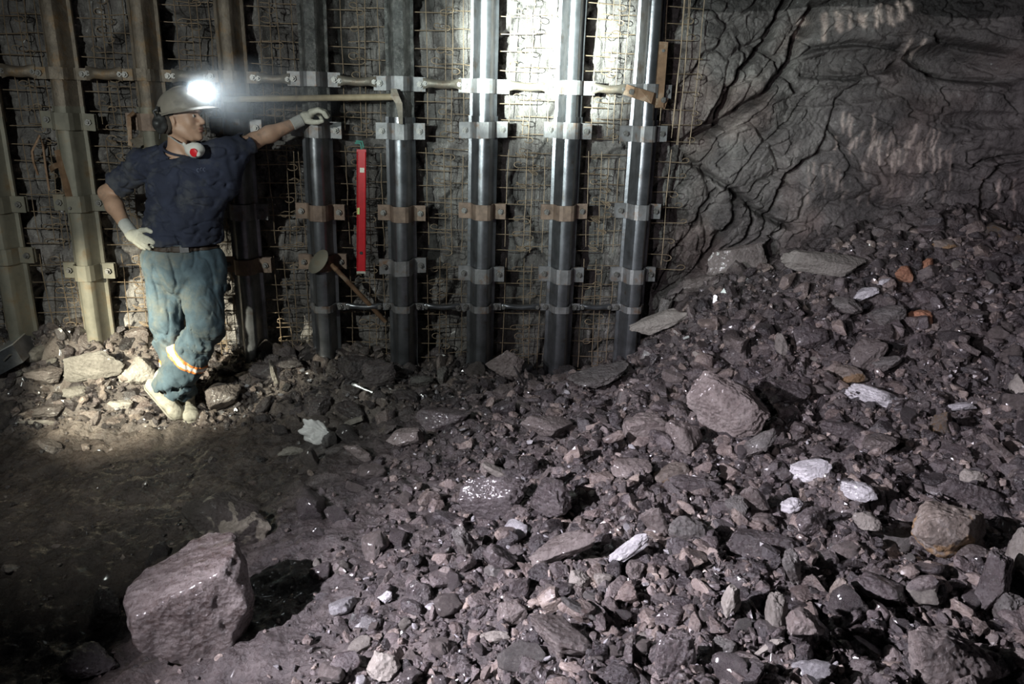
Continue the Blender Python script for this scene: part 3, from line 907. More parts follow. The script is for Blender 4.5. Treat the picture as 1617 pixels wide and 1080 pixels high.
def spacer(x0, x1, z, rad, mat, label, group):
    a = wp(x0, .135, .045, z); b = wp(x1, -.135, .045, z)
    t = thing('spacer_strut', tuple((a + b) / 2), label, 'strut', group)
    m = MB(); n = 14; L = (b - a)
    secs = []
    for i in range(n):
        f = i / (n - 1)
        fl_ = min(1, max(0, (min(f, 1 - f)) * L.length / .045))     # flattened ends
        rv = .006 + (rad - .006) * fl_; rz = rad * (1.35 - .35 * fl_)
        c = a + L * f + Vector((0, 0, .003 * math.sin(f * 9)))
        secs.append([c + VN * rv * math.cos(2 * math.pi * k / 14) + Vector((0, 0, 1)) * rz * math.sin(2 * math.pi * k / 14) for k in range(14)])
    m.loft(secs)
    m.build('pipe', mat, t)
    for e, s in ((a, 1), (b, -1)):
        q = MB(); hexnut(q, e + L.normalized() * s * .012 + VN * .004, VN, .015, .012)
        q.build('end_bolt', 'bolt', t, smooth=False)


spacer(-3.50, -3.02, zU, .026, 'pipe', up_lab[0], 'upper row of struts')
for i in range(8):
    spacer(BEAM_X[i], BEAM_X[i + 1], zU, .030 if i < 3 else .024, 'steel_rust' if i < 2 else 'pipe', up_lab[min(i, 7)] if i else 'dusty rusty pipe strut between the two leftmost arches', 'upper row of struts')
lo_lab = ['thin pipe strut crossed by the slanting tool handle, low under the red level', 'thin pipe strut low in the bay right of the pick head arch', 'thin pipe strut low in the bay between the two glaring arches',
          'thin pipe strut low in the last bay before the rock face']
for k, i in enumerate(range(4, 8)):
    spacer(BEAM_X[i], BEAM_X[i + 1], zL, .017, 'steel', lo_lab[k], 'lower row of struts')

# ------------------------------------------------------------------ wire mesh, one panel per bay and height
rm = random.Random(9)
bay_names = ['beyond the leftmost arch', 'between the leftmost arch and the arch behind the pale slab', 'between the pale slab arch and the arch behind the helmet', 'behind the miner',
             'between the arch at his chest and his propping hand', 'behind the red level', 'between the pick head arch and its glaring neighbour', 'between the two glaring arches',
             'in the last full bay before the rock face', 'ragged, beyond the last arch against the rock face']


def mesh_panel(xa, xb, z0, z1, label, off, ragged=False, bunch=False):
    t0 = wp((xa + xb) / 2, 0, -.05, z0)
    m = MB(); hooks = m; W = xb - xa
    split = .50 + rm.uniform(-.06, .06)
    pit = .098
    nz = int((z1 - z0) / pit)
    ph = rm.random() * 6

    def bend(x, z):
        return -.045 + .014 * math.sin(x * 9 + ph) + .010 * math.sin(z * 7 + ph)
    vx = [xa + .055, xa + .155] + ([xa + split * W + .01] if W > .3 else [])
    vx2 = [xa + split * W + .05, xb - .12, xb - .03] if W > .3 else []
    for x in vx + vx2:
        d = rm.uniform(-.02, .02); zo = 0.02 if x in vx else -.02
        m.tube([wp(x + d * (f - .5) + rm.uniform(-.003, .003), 0, bend(x, z0 + (z1 - z0) * f) + .006, z0 + (z1 - z0) * f + zo) for f in [k / 7 for k in range(8)]], .0026, 6)
    for k in range(nz + 1):
        z = z0 + k * pit + rm.uniform(-.006, .006)
        # left hand wires run in from one arch and end in a hook
        e = xa + (split + rm.uniform(.02, .14)) * W if not ragged else xa + W * rm.uniform(.6, 1.05)
        zr = z + rm.uniform(-.010, .010)
        pts = [wp(xa + (e - xa) * f, 0, bend(xa + (e - xa) * f, z), z + (zr - z) * f) for f in (0, .3, .6, .85, 1)]
        m.tube(pts, .0029, 6)
        r_ = .013 + rm.random() * .006
        if rm.random() < .8:
            s_ = rm.choice((-1, 1))
            c = wp(e, 0, bend(e, z) + .004, zr - s_ * r_)
            hooks.tube([c + UN * r_ * 1.6 * math.sin(a_) + Vector((0, 0, s_ * r_ * math.cos(a_))) + VN * .004 * a_ for a_ in [j * .55 for j in range(9)]], .0027, 6)
        if ragged: continue
        b_ = xa + (split - rm.uniform(.0, .12)) * W; z2 = z + rm.uniform(.012, .03)
        pts = [wp(b_ + (xb - b_) * f, 0, bend(b_ + (xb - b_) * f, z2) - .008, z2 + rm.uniform(-.004, .004)) for f in (0, .25, .5, .75, 1)]
        m.tube(pts, .0027, 6)
        if rm.random() < .8:
            s_ = rm.choice((-1, 1))
            c = wp(b_, 0, bend(b_, z2) - .004, z2 + s_ * r_)
            hooks.tube([c - UN * r_ * 1.5 * math.sin(a_) - Vector((0, 0, s_ * r_ * math.cos(a_))) - VN * .003 * a_ for a_ in [j * .55 for j in range(9)]], .0027, 6)
        if bunch and rm.random() < .8:
            c = wp(xa + split * W + rm.uniform(-.04, .06), 0, -.02, z + rm.uniform(-.03, .03))
            hooks.tube([c + UN * .03 * math.sin(a_ * 1.0) + Vector((0, 0, .014 * math.cos(a_ * 1.3) + .002 * a_)) + VN * .008 * math.sin(a_) for a_ in [j * .5 for j in range(16)]], .0024, 6)
    o = m.build('wire_mesh', 'wire', None, loc=tuple(t0))
    tag(o, label, 'wire mesh', 'wire mesh panels between the arches')


edges = [-3.5] + BEAM_X + [BEAM_X[-1] + .36]
for i in range(len(edges) - 1):
    a, b = edges[i], edges[i + 1]
    if i < 9:
        mesh_panel(a, b, 1.53, 2.75, 'upper wire mesh ' + bay_names[i], i)
        mesh_panel(a, b, .84, 1.44, 'middle wire mesh ' + bay_names[i], i, bunch=i in (2, 3, 7, 8))
        mesh_panel(a, b, .02, .765, 'lower wire mesh ' + bay_names[i], i, bunch=i in (2, 3))
    else:
        mesh_panel(a + .05, b, 1.53, 2.75, 'upper rusty wire mesh ' + bay_names[i], i, True)
        mesh_panel(a + .05, b - .04, .72, 1.46, 'middle rusty wire mesh ' + bay_names[i], i, True)

# ------------------------------------------------------------------ things hung on the steel
# red spirit level
def wl(px, py, v):                       # point on a plane v in front of the flanges
    return on_plane(px, py, WA + .04 - v, WB)


a, b = wl(571, 236, .05), wl(570.5, 431, .05)
t = thing('spirit_level', tuple(b), 'red spirit level hanging upright on the mesh between two arches', 'spirit level')
ax = (a - b); L = ax.length; ax.normalize()
sd = UN.copy(); fw = VN
mid = (a + b) / 2
m = MB()
wi, de = .027, .014
pr = [(-wi, -de), (-wi, de * .8), (-wi * .82, de), (-wi * .78, de * .55), (wi * .78, de * .55), (wi * .82, de), (wi, de * .8), (wi, -de)]
m.loft([[mid + ax * s * (L / 2 - .012) + sd * u + fw * v for u, v in pr] for s in (-1, 1)])
m.build('level_body', 'red', t, smooth=False)
for s in (-1, 1):
    MB().box(mid + ax * s * (L / 2 - .006), sd * .0275, fw * .0145, ax * .007).build('end_cap', 'silver' if s < 0 else 'red', t, smooth=False)
vz = b + ax * (L * .515)
v_ = MB().box(vz + fw * .006 - sd * .018, sd * .008, fw * .007, ax * .020).build('vial', 'vial', t, smooth=False)
MB().box(b + ax * (L * .84) + fw * .0082 + sd * .004, sd * .013, fw * .001, ax * .014).build('maker_plate', 'silver', t, smooth=False)
MB().tube([b + ax * (L * .17) + fw * .0078, b + ax * (L * .17) + fw * .011], .010, 16).build('end_vial', 'plastic_dark', t)
c = wl(566, 226, .06)
g = MB()
g.tube([a + ax * -.01, a + ax * .015 + fw * .01, c + sd * .01, c - sd * .02, c - sd * .012 + ax * .012, c + sd * .022 + ax * .01, a + sd * .012 + ax * .012], .0055, 8)
g.build('hanging_cord', 'green_cord', t)

# long pick laid level over the struts
a, b = wl(352, 157, .16), wl(622, 153, .185)
t = thing('pick', tuple(b), 'long wooden-handled pick laid level across two arches above the gloved hand', 'pick')
m = MB(); m.tube([a + (b - a) * f for f in (0, .02, .3, .6, .9, 1)], [.012, .0165, .0165, .017, .0185, .018], 14)
m.build('handle', 'wood', t)
hd = MB()
pts = [wl(622, 140, .185), wl(624, 152, .19), wl(630, 163, .195), wl(632, 178, .19), wl(633, 196, .18)]
ws = [(.016, .018), (.024, .024), (.020, .017), (.014, .012), (.011, .006)]
hd.loft([[p + UN * x_ * w_[0] + VN * y_ * w_[1] for x_, y_ in ((-1, -1), (1, -1), (1, 1), (-1, 1))] for p, w_ in zip(pts, ws)])
hd.build('pick_head', 'pipe', t, smooth=False)

# round-bladed hand tool pushed behind the strut
h0, h1 = wl(524, 418, .15), wl(609, 508, -.0)
t = thing('hand_shovel', tuple(h1), 'tool with a pale round blade and slanting wooden handle hooked low on an arch', 'shovel')
m = MB(); m.tube([h0 + (h1 - h0) * f for f in (0, .1, .5, .9, 1)], [.012, .0145, .0155, .015, .013], 12)
m.build('handle', 'rust_bar', t)
c = wl(502, 413, .17); d1 = (wl(518, 398, .19) - wl(487, 430, .15)).normalized(); d2 = (VN * .72 + UN * .5 - Vector((0, 0, .5))).normalized()
d2 = (d2 - d1 * d2.dot(d1)).normalized(); nn = d1.cross(d2)
bl = MB(); rings = []
for k, (rr_, dep) in enumerate([(.001, .012), (.4, .010), (.75, .004), (1, -.002)]):
    rings.append([c + (d1 * math.cos(2 * math.pi * j / 28) * .088 + d2 * math.sin(2 * math.pi * j / 28) * .060) * rr_ - nn * dep for j in range(28)])
ri2 = [[q + nn * .004 for q in r_] for r_ in rings]
bl.loft(rings + ri2[::-1], caps=True)
bl.build('blade', 'steel_dust', t, sharp=50)
so = MB(); so.tube([wl(510, 424, .15), wl(519, 414, .15), h0 + (h1 - h0) * .08], [.008, .013, .018], 10)
so.build('socket', 'rust_bar', t)

# rusty angled bracket and flat bar on the last arch
def strap(pts, wid, th, up, name, mat, parent=None, **kw):
    m = MB(); up = Vector(up).normalized()
    secs = []
    for i, p in enumerate(pts):
        d = (pts[min(i + 1, len(pts) - 1)] - pts[max(i - 1, 0)]).normalized()
        w = (up - d * up.dot(d)).normalized(); n = d.cross(w)
        secs.append([p + w * wid / 2 + n * th, p - w * wid / 2 + n * th, p - w * wid / 2 - n * th, p + w * wid / 2 - n * th])
    m.loft(secs)
    return m.build(name, mat, parent, smooth=False, **kw)


t = thing('angled_bracket', tuple(wl(1020, 152, .16)), 'rusty bent bracket bolted slanting across the last arch', 'bracket')
strap([wl(987, 141, .07), wl(1001, 146, .09), wl(1008, 148, .16), wl(1030, 155, .165), wl(1036, 158, .10), wl(1052, 164, .09)], .062, .005, (0, 0, 1), 'bracket_strap', 'rust_bar', t)
for px, py, v in ((997, 145, .085), (1047, 158, .10)):
    b_ = MB(); hexnut(b_, wl(px, py, v + .006), VN, .018, .016); b_.build('bracket_bolt', 'bolt', t, smooth=False)
t = thing('flat_bar', tuple(wl(1041, 150, .1)), 'rusty flat bar with a hole, standing upright beside the last arch', 'bar')
strap([wl(1048, 66, .10), wl(1047, 78, .10), wl(1041, 155, .11), wl(1041, 170, .11)], .052, .005, tuple(UN), 'bar_plate', 'rust_bar', t)
MB().tube([wl(1047.5, 80, .104), wl(1047.5, 80, .112)], .009, 14).build('bolt_hole', 'plastic_dark', t)

# rusty plates and brackets at the far end
t = thing('clip_bar', tuple(wl(112, 325, .12)), 'rusty flat bar with a side lug, clipped along the arch behind the pale slab', 'bar')
strap([wl(91, 237, .10), wl(97, 262, .11), wl(104, 290, .12), wl(111, 318, .12), wl(114, 336, .12)], .045, .007, tuple(UN + VN * .6), 'bar_plate', 'rust_bar', t)
strap([wl(95, 260, .11), wl(87, 262, .09), wl(80, 268, .06)], .03, .005, (0, 0, 1), 'lug', 'rust_bar', t)
b_ = MB(); hexnut(b_, wl(113, 328, .13), VN, .017, .014); b_.build('bar_bolt', 'bolt', t, smooth=False)
t = thing('hooked_plate', tuple(wl(72, 300, -.02)), 'bent rusty plate caught in the mesh beside the leftmost arch', 'plate')
strap([wl(60, 275, .01), wl(53, 255, .03), wl(51, 238, .035), wl(62, 214, .03), wl(68, 230, .0), wl(72, 262, -.01), (wl(78, 300, -.02))], .045, .005, tuple(VN + UN * .4), 'plate_strap', 'rust_bar', t)
t = thing('hanging_bracket', tuple(wl(206, 200, .1)), 'small rusty bracket with a curved pale blade behind the miner\'s shoulder', 'bracket')
strap([wl(206, 230, .09), wl(205, 200, .10), wl(204, 184, .10), wl(212, 178, .08)], .022, .006, tuple(UN), 'bracket_strap', 'rust_bar', t)
strap([wl(230, 201, .09), wl(229, 212, .10), wl(222, 222, .10), wl(211, 227, .09)], .055, .005, tuple(Vector((-.3, -.5, .7))), 'curved_blade', 'pipe', t)
t = thing('bent_plate', tuple(wl(368, 190, .1)), 'small pale bent plate on the arch just in front of the miner\'s face', 'plate')
strap([wl(334, 195, .06), wl(350, 193, .09), wl(356, 200, .11), wl(352, 212, .10)], .05, .005, (0, 0, 1), 'plate_strap', 'clamp_rust', t)
#==PART3==
# ------------------------------------------------------------------ the miner
FEET = Vector((-1.79, 4.05, -.03))
man = thing('person', tuple(FEET), 'miner in helmet and navy t-shirt, legs crossed, hand on hip, leaning on a steel arch', 'person')


def A(v): return np.array(v, float)


# head frame
hf = Vector((.975, -.20, .06)).normalized()
hu = Vector((-.05, 0, 1)); hu = (hu - hf * hu.dot(hf)).normalized()
hl = hu.cross(hf)
HO = P(287, 187, 4.12)


def hd(x, y, z): return HO + hf * x + hl * y + hu * z


HFR = np.array([hf, hl, hu]).T
Rsh, Rel, Rwr = P(230, 259, 4.17), P(169, 305, 4.23), P(203, 364, 4.06)
Lsh, Lel, Lwr = P(352, 243, 4.20), P(402, 222, 4.36), P(470, 193, 4.47)
Rhip, Rkn, Ran = P(262, 425, 4.14), P(263, 512, 4.10), P(292, 618, 4.09)
Lhip, Lkn, Lan = P(316, 425, 4.14), P(326, 513, 4.00), P(266, 612, 4.03)
Rtoe, Rheel = P(304, 659, 3.99), P(291, 645, 4.15)
Ltoe, Lheel = P(283, 656, 4.00), P(240, 610, 4.04)

B = SDF((-2.30, 3.75, -.08), (-1.02, 4.66, 1.80), .0048)
# trunk (mostly under the clothes)
B.ell(P(293, 290, 4.15), (.175, .105, .19), .05).ell(P(290, 350, 4.13), (.165, .11, .15), .05).ell(P(288, 405, 4.13), (.17, .115, .11), .05)
B.cone(Rsh, Lsh, .055, .055, .05)
# legs
for h_, k_, a_, t_ in ((Rhip, Rkn, Ran, Rtoe), (Lhip, Lkn, Lan, Ltoe)):
    B.cone(h_, k_, .08, .055, .03).cone(k_, a_, .050, .028, .02)
# arms: deltoid, upper arm, elbow, forearm belly, wrist
for s_, e_, w_ in ((Rsh, Rel, Rwr), (Lsh, Lel, Lwr)):
    B.cone(s_, s_.lerp(e_, .4), .062, .052, .03).cone(s_.lerp(e_, .3), e_, .052, .041, .02)
    B.cone(e_, e_.lerp(w_, .35), .041, .046, .02).cone(e_.lerp(w_, .35), w_, .045, .026, .02)
    B.ell(e_, (.044, .044, .044), .012)
    B.cone(w_, w_ + (w_ - e_).normalized() * .03, .024, .020, .01)
# neck
B.cone(hd(-.025, 0, -.055), P(284, 246, 4.15), .054, .062, .03)
B.cone(hd(-.03, -.03, -.06), P(298, 244, 4.09), .020, .016, .02)     # neck muscle
# head
def he(c, r, k, op='add', rot=None):
    B.ell(hd(*c), r, k, HFR, op)


he((-.012, 0, .035), (.098, .077, .088), .02)
he((.030, 0, -.035), (.060, .060, .072), .03)
he((.055, 0, .02), (.044, .060, .05), .02)
for s_ in (-1, 1):
    B.cone(hd(-.01, s_ * .058, -.045), hd(.060, s_ * .026, -.098), .020, .018, .025)      # jaw
    he((.066, s_ * .036, -.025), (.024, .022, .026), .018)                                   # cheek
    he((.084, s_ * .030, .034), (.014, .030, .010), .012)                                     # brow
    he((.094, s_ * .031, .010), (.016, .017, .012), .010, 'sub')                             # eye socket
    he((.083, s_ * .030, .010), (.013, .015, .011), .004)                                    # lid and eyeball
    he((-.005, s_ * .078, -.012), (.020, .008, .030), .006)                                 # ear
    he((.103, s_ * .014, -.030), (.012, .009, .009), .008)                                    # nostril wing
B.cone(hd(.086, 0, .022), hd(.119, 0, -.020), .009, .0125, .012)                              # nose
he((.120, 0, -.024), (.0125, .011, .0105), .008)
he((.083, 0, -.055), (.022, .034, .028), .018)                                                # mouth mound
he((.103, 0, -.052), (.010, .024, .0065), .005)                                               # upper lip
he((.101, 0, -.066), (.010, .022, .0070), .005)                                               # lower lip
he((.112, 0, -.059), (.010, .026, .0022), .003, 'sub')                                       # mouth line
he((.082, 0, -.096), (.022, .024, .020), .016)                                                # chin
Vb, Fb = B.mesh()
Vb = smooth_mesh(Vb, Fb, 2, .4)
body = obj('body', Vb, Fb, 'skin', man)
for s_ in (-1, 1):
    e = MB()
    c = hd(.0885, s_ * .0305, .010)
    rings = []
    for i in range(7):
        th_ = math.pi * (i + .5) / 7
        rings.append([c + (hf * math.cos(th_) + (hl * math.cos(ph) + hu * math.sin(ph)) * math.sin(th_)) * .0092 for ph in [2 * math.pi * k / 12 for k in range(12)]])
    e.loft(rings)
    ey = e.build('eye', 'eye', man, sharp=80)
    q = MB(); q.tube([c + hf * .0085, c + hf * .0100], .0045, 12); q.build('iris', 'iris', ey)
    q = MB(); q.tube([hd(.093, s_ * .014, .036), hd(.097, s_ * .028, .041), hd(.086, s_ * .048, .038)], [.004, .0055, .003], 8); q.build('eyebrow', 'hair', man)
lipm = SDF(hd(.105, 0, -.06) - Vector((.06, .06, .03)), hd(.105, 0, -.06) + Vector((.04, .06, .03)), .0022)
lipm.ell(hd(.1045, 0, -.0525), (.0098, .022, .0058), 0, HFR).ell(hd(.1025, 0, -.0665), (.0098, .020, .0062), 0, HFR).ell(hd(.116, 0, -.059), (.010, .026, .0018), .002, HFR, 'sub')
Vx, Fx = lipm.mesh(); obj('lips', smooth_mesh(Vx, Fx, 1), Fx, 'lip', man)
hr = SDF(hd(-.16, -.16, -.12), hd(.08, .10, .08) + Vector((.08, .2, .06)), .005)
hr.ell(hd(-.022, 0, .022), (.094, .083, .080), 0, HFR).ell(hd(.075, 0, -.03), (.088, .12, .15), .01, HFR, 'sub').ell(hd(-.03, 0, -.12), (.10, .12, .065), .01, HFR, 'sub')
hr.near_noise(lambda x, y, z: .003 * fbm(x * 60, y * 60, z * 60, 2), .02)
Vx, Fx = hr.mesh(); obj('hair', Vx, Fx, 'hair', man)

# t-shirt
Sh = SDF((-2.32, 3.80, .78), (-1.22, 4.50, 1.64), .0056)
Sh.ell(P(296, 296, 4.14), (.225, .150, .19), .06).ell(P(289, 345, 4.12), (.205, .150, .16), .06)
Sh.cone(P(288, 350, 4.12), P(288, 383, 4.12), .165, .160, .05)
Sh.ell(P(288, 372, 4.12), (.213, .155, .11), .05)
Sh.cone(Rsh + Vector((0, 0, .0)), P(270, 244, 4.16), .072, .075, .05).cone(P(300, 243, 4.16), Lsh, .072, .070, .05)
Sh.ell(P(330, 285, 4.16), (.13, .12, .13), .05)
dR = (Rel - Rsh).normalized(); dL = (Lel - Lsh).normalized()
eR = Rsh.lerp(Rel, .74); eL = Lsh.lerp(Lel, .80)
Sh.cone(Rsh, Rsh.lerp(Rel, 1.15), .080, .088, .05, clip=(eR, dR))
Sh.cone(Lsh, Lsh.lerp(Lel, 1.2), .080, .062, .05, clip=(eL, dL))
Sh.cone(P(352, 290, 4.17), P(384, 243, 4.27), .07, .045, .05, clip=(eL, dL))
Sh.cone(eL - dL * .05, eL + dL * .2, .050, .052, .004, 'sub')
neckc = P(290, 232, 4.11)
Sh.cone(P(284, 250, 4.14), hd(-.02, 0, -.02), .068, .085, .006, 'sub')


def shirt_folds(x, y, z):
    f = .013 * fbm(x * 5, y * 5, z * 2.6, 3)
    f = f + .006 * np.sin((z * 24 + x * 16) + 3.5 * fbm(x * 4, y * 4, z * 4, 2)) * np.clip(.4 + fbm(x * 3 + 5, y * 3, z * 3, 2), 0, 1)
    f = f + .010 * np.clip(1 - np.abs(z - .92) / .10, 0, 1) * np.sin(x * 38 + 6 * fbm(x * 3, y * 3, z * 3, 2))
    cr = 1 - np.abs(fbm(x * 6 + z * 5 + 3, y * 4, z * 4 - x * 3, 3))
    f = f + .010 * np.clip((cr - .80) / .20, 0, 1) ** 1.3
    cr = 1 - np.abs(fbm(x * 4 - z * 8 + 13, y * 4, z * 6 + x * 3, 2))
    f = f + .010 * np.clip((cr - .85) / .15, 0, 1) ** 1.3
    f = f + .003 * fbm(x * 22, y * 22, z * 14, 2)
    return f


Sh.near_noise(shirt_folds, .04)
hemz = P(288, 389, 4.0).z
Sh.plane((0, 0, hemz), (0, 0, -1))
Vs, Fs_ = Sh.mesh(); Vs = smooth_mesh(Vs, Fs_, 1, .4)
shirt = obj('t_shirt', Vs, Fs_, 'shirt', man)
# collar band
cb = MB(); cc = P(284, 239, 4.135); ring = []
for k in range(29):
    a = 2 * math.pi * k / 28
    ring.append(cc + Vector((.080 * math.cos(a), .072 * math.sin(a), .010 * math.cos(a) * 0 + .012 * math.sin(a) - .018 * math.cos(a))))
cb.tube(ring, .0065, 8, caps=False); cb.build('collar', 'shirt', shirt)

# trousers
Tr = SDF((-2.30, 3.72, -.06), (-1.50, 4.42, .98), .0056)
Tr.ell(P(288, 402, 4.13), (.215, .155, .10), .04)
Tr.cone(P(288, 392, 4.12), P(288, 425, 4.13), .160, .165, .04)
Tr.ell(P(262, 420, 4.12), (.125, .135, .12), .04).ell(P(318, 422, 4.12), (.125, .135, .13), .04)
Tr.cone(Rhip, Rkn, .118, .088, .03)
cR = P(291, 628, 4.085); dRl = (cR - Rkn).normalized()
Tr.cone(Rkn, cR + dRl * .05, .090, .074, .02, clip=(cR, dRl))
Tr2 = SDF((-2.30, 3.72, -.06), (-1.50, 4.42, .98), .0056)
Tr2.cone(Lhip, Lkn, .125, .104, .03)
cL = P(269, 614, 4.035); dLl = (cL - Lkn).normalized()
Tr2.cone(Lkn, cL + dLl * .08, .094, .106, .03, clip=(cL, dLl))
Tr2.cone(cL - dLl * .06, cL + dLl * .2, .088, .098, .004, 'sub')


def leg_folds(x, y, z):
    kn = np.exp(-((z - .42) / .10) ** 2)
    f = .015 * fbm(x * 6, y * 6, z * 2.4, 3)
    f = f + .010 * np.sin(z * 44 + x * 26 + 5 * fbm(x * 5, y * 5, z * 3, 2)) * kn
    f = f + .007 * np.sin(x * 42 + z * 9 + 5 * fbm(x * 3, y * 3, z * 3, 2)) * np.exp(-((z - .72) / .18) ** 2)
    f = f + .008 * np.sin(z * 50 - x * 30 + 4 * fbm(x * 6, y * 6, z * 6, 2)) * np.exp(-((z - .13) / .10) ** 2)
    # creases: narrow valleys that run across the knee and calf and down the thigh
    cr = 1 - np.abs(fbm(x * 7 + 3, y * 5, z * 9 + x * 7, 3))
    f = f + .007 * np.clip((cr - .80) / .20, 0, 1) ** 1.3 * (.35 + kn + np.exp(-((z - .14) / .12) ** 2))
    cr = 1 - np.abs(fbm(x * 13 + 8, y * 9, z * 3.2, 2))
    f = f + .006 * np.clip((cr - .80) / .20, 0, 1)
    return f + .003 * fbm(x * 20, y * 20, z * 12, 2)


Tr.near_noise(leg_folds, .04); Tr2.near_noise(leg_folds, .04)
S1 = Tr.f.copy(); S2 = Tr2.f.copy()
k_ = .012; hh_ = np.clip(.5 + .5 * (Tr.f - Tr2.f) / k_, 0, 1)
Tr.f = Tr.f * (1 - hh_) + Tr2.f * hh_ - k_ * hh_ * (1 - hh_)
waz = P(288, 386, 4.0).z
Tr.plane((0, 0, waz), (0, 0, 1))
Vt, Ft = Tr.mesh(); Vt = smooth_mesh(Vt, Ft, 1, .4)
trousers = obj('trousers', Vt, Ft, 'trousers', man)


def band(field, p, n, half, off, name, mat, parent, tint=None):
    """a strip of cloth lying on a garment between two cuts"""
    n = A(n); n /= np.linalg.norm(n); p = A(p)
    g = np.meshgrid(*[Tr.lo[i] + Tr.h * np.arange(Tr.n[i]) for i in range(3)], indexing='ij', sparse=True)
    d = (g[0] - p[0]) * n[0] + (g[1] - p[1]) * n[1] + (g[2] - p[2]) * n[2]
    b = SDF((0, 0, 0), (.01, .01, .01), .01)
    b.lo = Tr.lo; b.h = Tr.h; b.n = Tr.n
    b.f = np.maximum(field - off, np.abs(d) - half).astype(np.float32)
    v, f = b.mesh()
    at = None
    if tint:
        dd = np.abs((v - p) @ n) / half
        at = {'tint': np.where((dd < .42)[:, None], A(tint[0]), A(tint[1]))}
    return obj(name, v, f, mat, parent, attrs=at)


LI, OR_ = (.80, .78, .76), (.85, .27, .07)
band(S2, P(301, 567, 4.02), (P(266, 613, 4.035) - P(326, 528, 4.0)).normalized() + Vector((-.10, 0, -.05)), .026, .004, 'reflective_band', 'tape', trousers, (LI, OR_))
band(S1, P(262, 573, 4.09), Vector((-.12, .05, -1)), .026, .004, 'reflective_band', 'tape', trousers, (LI, OR_))
bz = P(288, 392, 4.0).z
band(np.maximum(Tr.f, -1), (0, 0, bz), (0, 0, 1), .016, .005, 'belt', 'belt', trousers)

# boots
def boot(heel, toe, ankle, shaft_top, name, up):
    b = SDF(np.minimum(np.minimum(A(heel), A(toe)), A(shaft_top)) - .12, np.maximum(np.maximum(A(heel), A(toe)), A(shaft_top)) + .12, .005)
    d = (toe - heel).normalized(); L = (toe - heel).length
    up = (up - d * up.dot(d)).normalized(); side = up.cross(d)
    fr = np.array([d, side, up]).T
    b.cone(heel + up * .012, heel.lerp(toe, .55) + up * .005, .040, .043, .02)
    b.ell(toe - d * .035 + up * .004, (.062, .050, .038), .02, fr)
    b.cone(heel + up * .03 + d * .03, shaft_top, .050, .060, .02)
    b.cone(heel.lerp(toe, .35) + up * .03, heel.lerp(toe, .7) + up * .01, .040, .036, .02)
    b.near_noise(lambda x, y, z: .005 * fbm(x * 22, y * 22, z * 22, 3), .02)
    v, f = b.mesh(); bo = obj(name, smooth_mesh(v, f, 1, .4), f, 'boot', man)
    s = SDF(b.lo, b.lo + b.h * (b.n - 1), .005)
    s.cone(heel, toe - d * .03, .043, .052, .0)
    g = np.meshgrid(*[s.lo[i] + s.h * np.arange(s.n[i]) for i in range(3)], indexing='ij', sparse=True)
    hgt = (g[0] - heel.x) * up.x + (g[1] - heel.y) * up.y + (g[2] - heel.z) * up.z
    along = (g[0] - heel.x) * d.x + (g[1] - heel.y) * d.y + (g[2] - heel.z) * d.z
    tread = .004 * np.sign(np.sin(along * 230))
    s.f = np.maximum(s.f, np.abs(hgt + .031) - .011 + np.where(hgt < -.034, tread, 0)).astype(np.float32)
    v, f = s.mesh(); obj('sole', v, f, 'boot_sole', bo)
    # laces
    q = MB()
    for k in range(4):
        c = heel.lerp(toe, .42 + k * .09) + up * (.072 - k * .011)
        q.tube([c - side * .024 + d * .006, c + up * .004, c + side * .024 - d * .006], .0028, 6)
    q.build('laces', 'boot_sole', bo)


boot(Rheel, Rtoe, Ran, P(292, 598, 4.09), 'boot', Vector((0, .1, 1)))
boot(Lheel, Ltoe, Lan, P(262, 596, 4.03), 'boot', (P(275, 590, 4.02) - Lheel.lerp(Ltoe, .3)))

# gloves
def glove(lo, hi, parts, ell, cuff, name='glove'):
    g = SDF(lo, hi, .0026)
    for c, r, fr in ell: g.ell(c, r, .012, fr)
    for (pts, rad, k) in parts:
        for i in range(len(pts) - 1):
            g.cone(pts[i], pts[i + 1], rad[i], rad[i + 1], k if i == 0 else .003)
    g.near_noise(lambda x, y, z: .0012 * fbm(x * 70, y * 70, z * 70, 2), .01)
    v, f = g.mesh(); go = obj(name, smooth_mesh(v, f, 1, .4), f, 'glove', man)
    a, b, ra, rb = cuff
    c = SDF(np.minimum(A(a), A(b)) - .06, np.maximum(A(a), A(b)) + .06, .0026)
    dd = (b - a).normalized()
    c.cone(a - dd * .03, b + dd * .03, ra, rb, 0, clip=(b, dd))
    g2 = np.meshgrid(*[c.lo[i] + c.h * np.arange(c.n[i]) for i in range(3)], indexing='ij', sparse=True)
    al = (g2[0] - a.x) * dd.x + (g2[1] - a.y) * dd.y + (g2[2] - a.z) * dd.z
    c.f = np.maximum(c.f + .0014 * np.sin(al * 900), -al).astype(np.float32)
    v, f = c.mesh(); obj('cuff', v, f, 'cuff', go)


def Q(px, py, y): return P(px, py, y)


